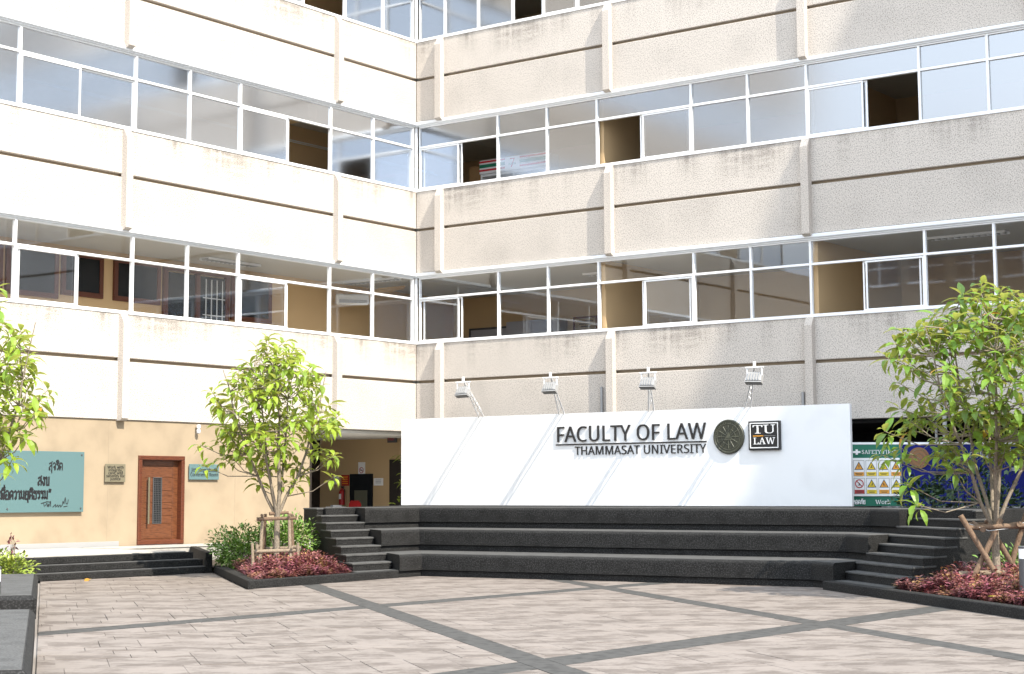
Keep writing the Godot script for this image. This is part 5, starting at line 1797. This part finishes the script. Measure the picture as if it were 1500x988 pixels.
const U := Vector2(0.777, 0.629)
const V := Vector2(-0.629, 0.777)
func benches() -> void:
	var e := Vector2(30.557, 37.616)
	for q in [[25.9, 20.4, "black terrazzo bench block farther from the camera, before the lime shrub"], [18.0, 11.8, "black terrazzo bench block nearest the camera at the left edge"]]:
		var a: Vector2 = e - U * q[0] * 1.03 + V * 0.06
		var c: Vector2 = e - U * q[1] * 1.03 + V * 0.06
		var t := thing("bench_block", q[2], "bench", Vector3(a.x, 0, a.y), 0, "black terrazzo bench blocks")
		var l := a.distance_to(c)
		var w := 1.5
		var b := MB.new()
		b.t = Transform3D(Basis(Vector3(U.x, 0, U.y), Vector3.UP, Vector3(V.x, 0, V.y) * -1), Vector3.ZERO)
		b.t = Transform3D(Basis(Vector3.UP, -atan2(U.y, U.x)), Vector3.ZERO)
		b.box(Vector3(l / 2, 0.29, w / 2), Vector3(l, 0.32, w), 0.05)
		part("seat", b.done(), M.terrazzo, t)
		var f := MB.new()
		f.t = b.t
		f.box(Vector3(l / 2, 0.448, w / 2), Vector3(l - 0.12, 0.012, w - 0.12), 0.004)
		part("tread", f.done(), M.terrazzo_top, t)
		var d := MB.new()
		d.t = b.t
		d.box(Vector3(l / 2, 0.065, w / 2 + 0.04), Vector3(l - 0.08, 0.13, w - 0.1))
		part("plinth", d.done(), M.terrazzo, t)
	var s := thing("slatted_bench", "dark slatted bench at the right edge behind the grey bollard", "bench", Vector3(21.4, 0.09, 9.9), 0.65)
	for i in 5:
		var b := MB.new()
		b.box(Vector3(0.5, 0.45, -0.25 + i * 0.11), Vector3(1.8, 0.035, 0.09), 0.006)
		part("slat", b.done(), M.brown_wood, s)
	for i in 4:
		var b := MB.new()
		b.box(Vector3(0.5, 0.55 + i * 0.11, -0.34 - i * 0.02), Vector3(1.8, 0.085, 0.03), 0.006)
		part("slat", b.done(), M.brown_wood, s)
	for x in [-0.25, 1.25]:
		var b := MB.new()
		b.box(Vector3(x, 0.21, 0.15), Vector3(0.06, 0.42, 0.06), 0.006)
		b.box(Vector3(x, 0.46, -0.37), Vector3(0.06, 0.94, 0.05), 0.006)
		part("leg", b.done(), M.grey_metal, s)

func fallen_leaf() -> void:
	var o := part("fallen_leaf", leaf_mesh(0.26, 0.12, 0.5, 0.6), M.leaf_old, self, Transform3D(Basis(Vector3.UP, 0.4), Vector3(4.95, 0.03, 15.75)))
	tag(o, "yellow dry leaf lying on the paving before the door steps", "leaf")
	var p := part("fallen_leaf", leaf_mesh(0.3, 0.13, 0.4, 0.5), M.leaf_old, self, Transform3D(Basis(Vector3.UP, 1.9), Vector3(21.6, 0.19, 14.15)))
	tag(p, "large yellow dry leaf lying at the kerb edge by the grey bollard", "leaf")

# ------------------------------------------------------------------ paving
func paving() -> void:
	var g := MB.new()
	g.quad(Vector3(-300, -0.03, -300), Vector3(300, -0.03, -300), Vector3(300, -0.03, 300), Vector3(-300, -0.03, 300), Vector3.UP)
	struct("ground", g.done(), M.ground)
	var court := PackedVector2Array([Vector2(4.42, 16.5), Vector2(4.42, 12.08), Vector2(9.48, 16.22), Vector2(9.0, 11.63), Vector2(9.0, 10.8), Vector2(17.0, 10.1), Vector2(17.7, 10.6), Vector2(22.5, 15.2), Vector2(28.0, 20.4), Vector2(26.5, 26.8), Vector2(20.7, 29.68)])
	var base := MB.new()
	base.flat(court, -0.012, Vector3.UP)
	var pv := struct("courtyard_paving", base.done(), M.grout)
	# dark bands laid in the paving
	var line := func(b0: float, b1: float, a0: float, a1: float) -> PackedVector2Array: return PackedVector2Array([U * a0 + V * b0, U * a1 + V * b0, U * a1 + V * b1, U * a0 + V * b1])
	var col := func(x0: float, x1: float) -> PackedVector2Array: return PackedVector2Array([Vector2(x0, 5), Vector2(x1, 5), Vector2(x1, 34), Vector2(x0, 34)])
	var bands := [line.call(5.2, 5.54, 5.0, 45.0), line.call(0.48, 0.84, 5.0, 45.0), col.call(13.87, 14.34), col.call(20.62, 21.16)]
	for i in 4:
		for p in Geometry2D.intersect_polygons(bands[i], court):
			var pieces := [p]
			if i > 1:
				for j in 2:
					var next := []
					for k in pieces:
						next.append_array(Geometry2D.clip_polygons(k, bands[j]))
					pieces = next
			for k in pieces:
				var sh := Geometry2D.offset_polygon(k, -0.004, Geometry2D.JOIN_MITER)
				for s in sh:
					var b := MB.new()
					b.prism(s, -0.012, 0.0, 0.0)
					part("paving_band", b.done(), M.band, pv)
	# stamped stones in rows that follow the diagonal
	var r := RandomNumberGenerator.new()
	r.seed = 900
	var stones := []
	var row := 0
	var u := 4.0
	while u < 42.0:
		var h: float = [0.43, 0.62, 0.9, 0.43, 1.2][r.randi() % 5]
		var v := -9.0 + r.randf() * 0.8
		while v < 12.0:
			var l: float = [0.43, 0.6, 0.85, 1.1, 0.43][r.randi() % 5]
			var gap := r.randf_range(0.001, 0.0045)
			var shape := PackedVector2Array([U * (u + 0.003) + V * (v + gap), U * (u + h - 0.003) + V * (v + gap), U * (u + h - 0.003) + V * (v + l - gap), U * (u + 0.003) + V * (v + l - gap)])
			v += l
			for p in Geometry2D.intersect_polygons(shape, court):
				var pieces := [p]
				for bd in bands:
					var next := []
					for k in pieces:
						var fat := Geometry2D.offset_polygon(bd, 0.006, Geometry2D.JOIN_MITER)
						next.append_array(Geometry2D.clip_polygons(k, fat[0]))
					pieces = next
				for k in pieces:
					var c := Vector2.ZERO
					var area := 0.0
					for i in k.size():
						c += k[i] / k.size()
						area += k[i].cross(k[(i + 1) % k.size()]) * 0.5
					if absf(area) > 0.004:
						stones.append([c.distance_squared_to(Vector2(EYE.x, EYE.z)), k, r.randi() % 5, r.randf_range(-0.0022, 0.0022), c])
		u += h
		row += 1
	# those in the frame, nearest first
	var fwd := Vector2(-0.604, -0.797)
	var seen := []
	var rest := []
	for s in stones:
		var d: Vector2 = s[4] - Vector2(EYE.x, EYE.z)
		var dep := d.dot(fwd)
		var lat: float = d.dot(Vector2(0.797, -0.604)) / dep
		if dep > 14.5 and lat > -0.29 and lat < 0.335:
			seen.append(s)
		else:
			rest.append(s)
	seen.sort_custom(func(a, b): return a[0] < b[0])
	while seen.size() > 290:
		rest.append(seen.pop_back())
	for s in seen:
		part("paving_stone", stone(MB.new(), s).done(), M["stone%d" % s[2]], pv)
	for k in 5:
		var b := MB.new()
		for s in rest:
			if s[2] == k:
				stone(b, s)
		var o := part("paving_stones", b.done(), M["stone%d" % k], pv)
		o.set_meta("kind", "stuff")

func stone(b: MB, s: Array) -> MB:
	var p: PackedVector2Array = s[1]
	var area := 0.0
	for i in p.size():
		area += p[i].cross(p[(i + 1) % p.size()])
	var at := b.v.size()
	b.prism(p if area > 0 else b.rev(p), -0.012, s[3], 0.003)
	for i in range(at, b.v.size()):
		var q := Vector2(b.v[i].x, b.v[i].z)
		b.uv.append(Vector2(q.dot(V), q.dot(U)))
	return b

# ------------------------------------------------------------------ what stands round the court, behind and beside the camera
func far_block(label: String, at: Vector3, turn: float, size: Vector3, rows: int, cols: int) -> void:
	var t := thing("neighbour_building", label, "building", at, turn, "buildings on the other sides of the court")
	var b := MB.new()
	b.box(Vector3(0, size.y / 2, -size.z / 2), size)
	part("wall", b.done(), M.far_wall, t)
	var ph := size.y / rows
	var pw := size.x / cols
	for j in rows:
		var g := MB.new()
		var f := MB.new()
		for i in cols:
			var x := -size.x / 2 + pw * (i + 0.5)
			var y := ph * (j + 0.58)
			g.box(Vector3(x, y, 0.02), Vector3(pw * 0.72, ph * 0.46, 0.06))
			f.box(Vector3(x, y, 0.06), Vector3(0.07, ph * 0.46, 0.06))
			f.box(Vector3(x, y + ph * 0.08, 0.065), Vector3(pw * 0.72, 0.07, 0.06))
			f.box(Vector3(x, y - ph * 0.24, 0.1), Vector3(pw * 0.78, 0.12, 0.2))
		part("window_row", g.done(), M.far_dark, t)
		part("window_frame", f.done(), M.frame, t)
	var r := MB.new()
	r.box(Vector3(0, size.y + 0.15, -size.z / 2), Vector3(size.x + 0.6, 0.3, size.z + 0.6))
	part("roof", r.done(), M.slab, t)

func neighbours() -> void:
	far_block("long pale building across the court, reflected in the first-floor glass", Vector3(-48, 0, 78), PI, Vector3(44, 15.5, 12), 4, 12)
	far_block("taller pale building across the court, reflected in the right-hand panes", Vector3(-8, 0, 76), PI, Vector3(34, 22, 12), 6, 10)
	# the slab whose roof edge throws the broad shadow over the right end of the court front
	var e := Vector3(1.74, 0, 1).normalized()
	var mid := Vector3(41.9, 0, 8.6)
	far_block("tall slab beyond the right-hand end of the court", mid + Vector3(e.z, 0, -e.x) * 0.0, atan2(-e.z, e.x) , Vector3(24, 40, 10), 11, 8)
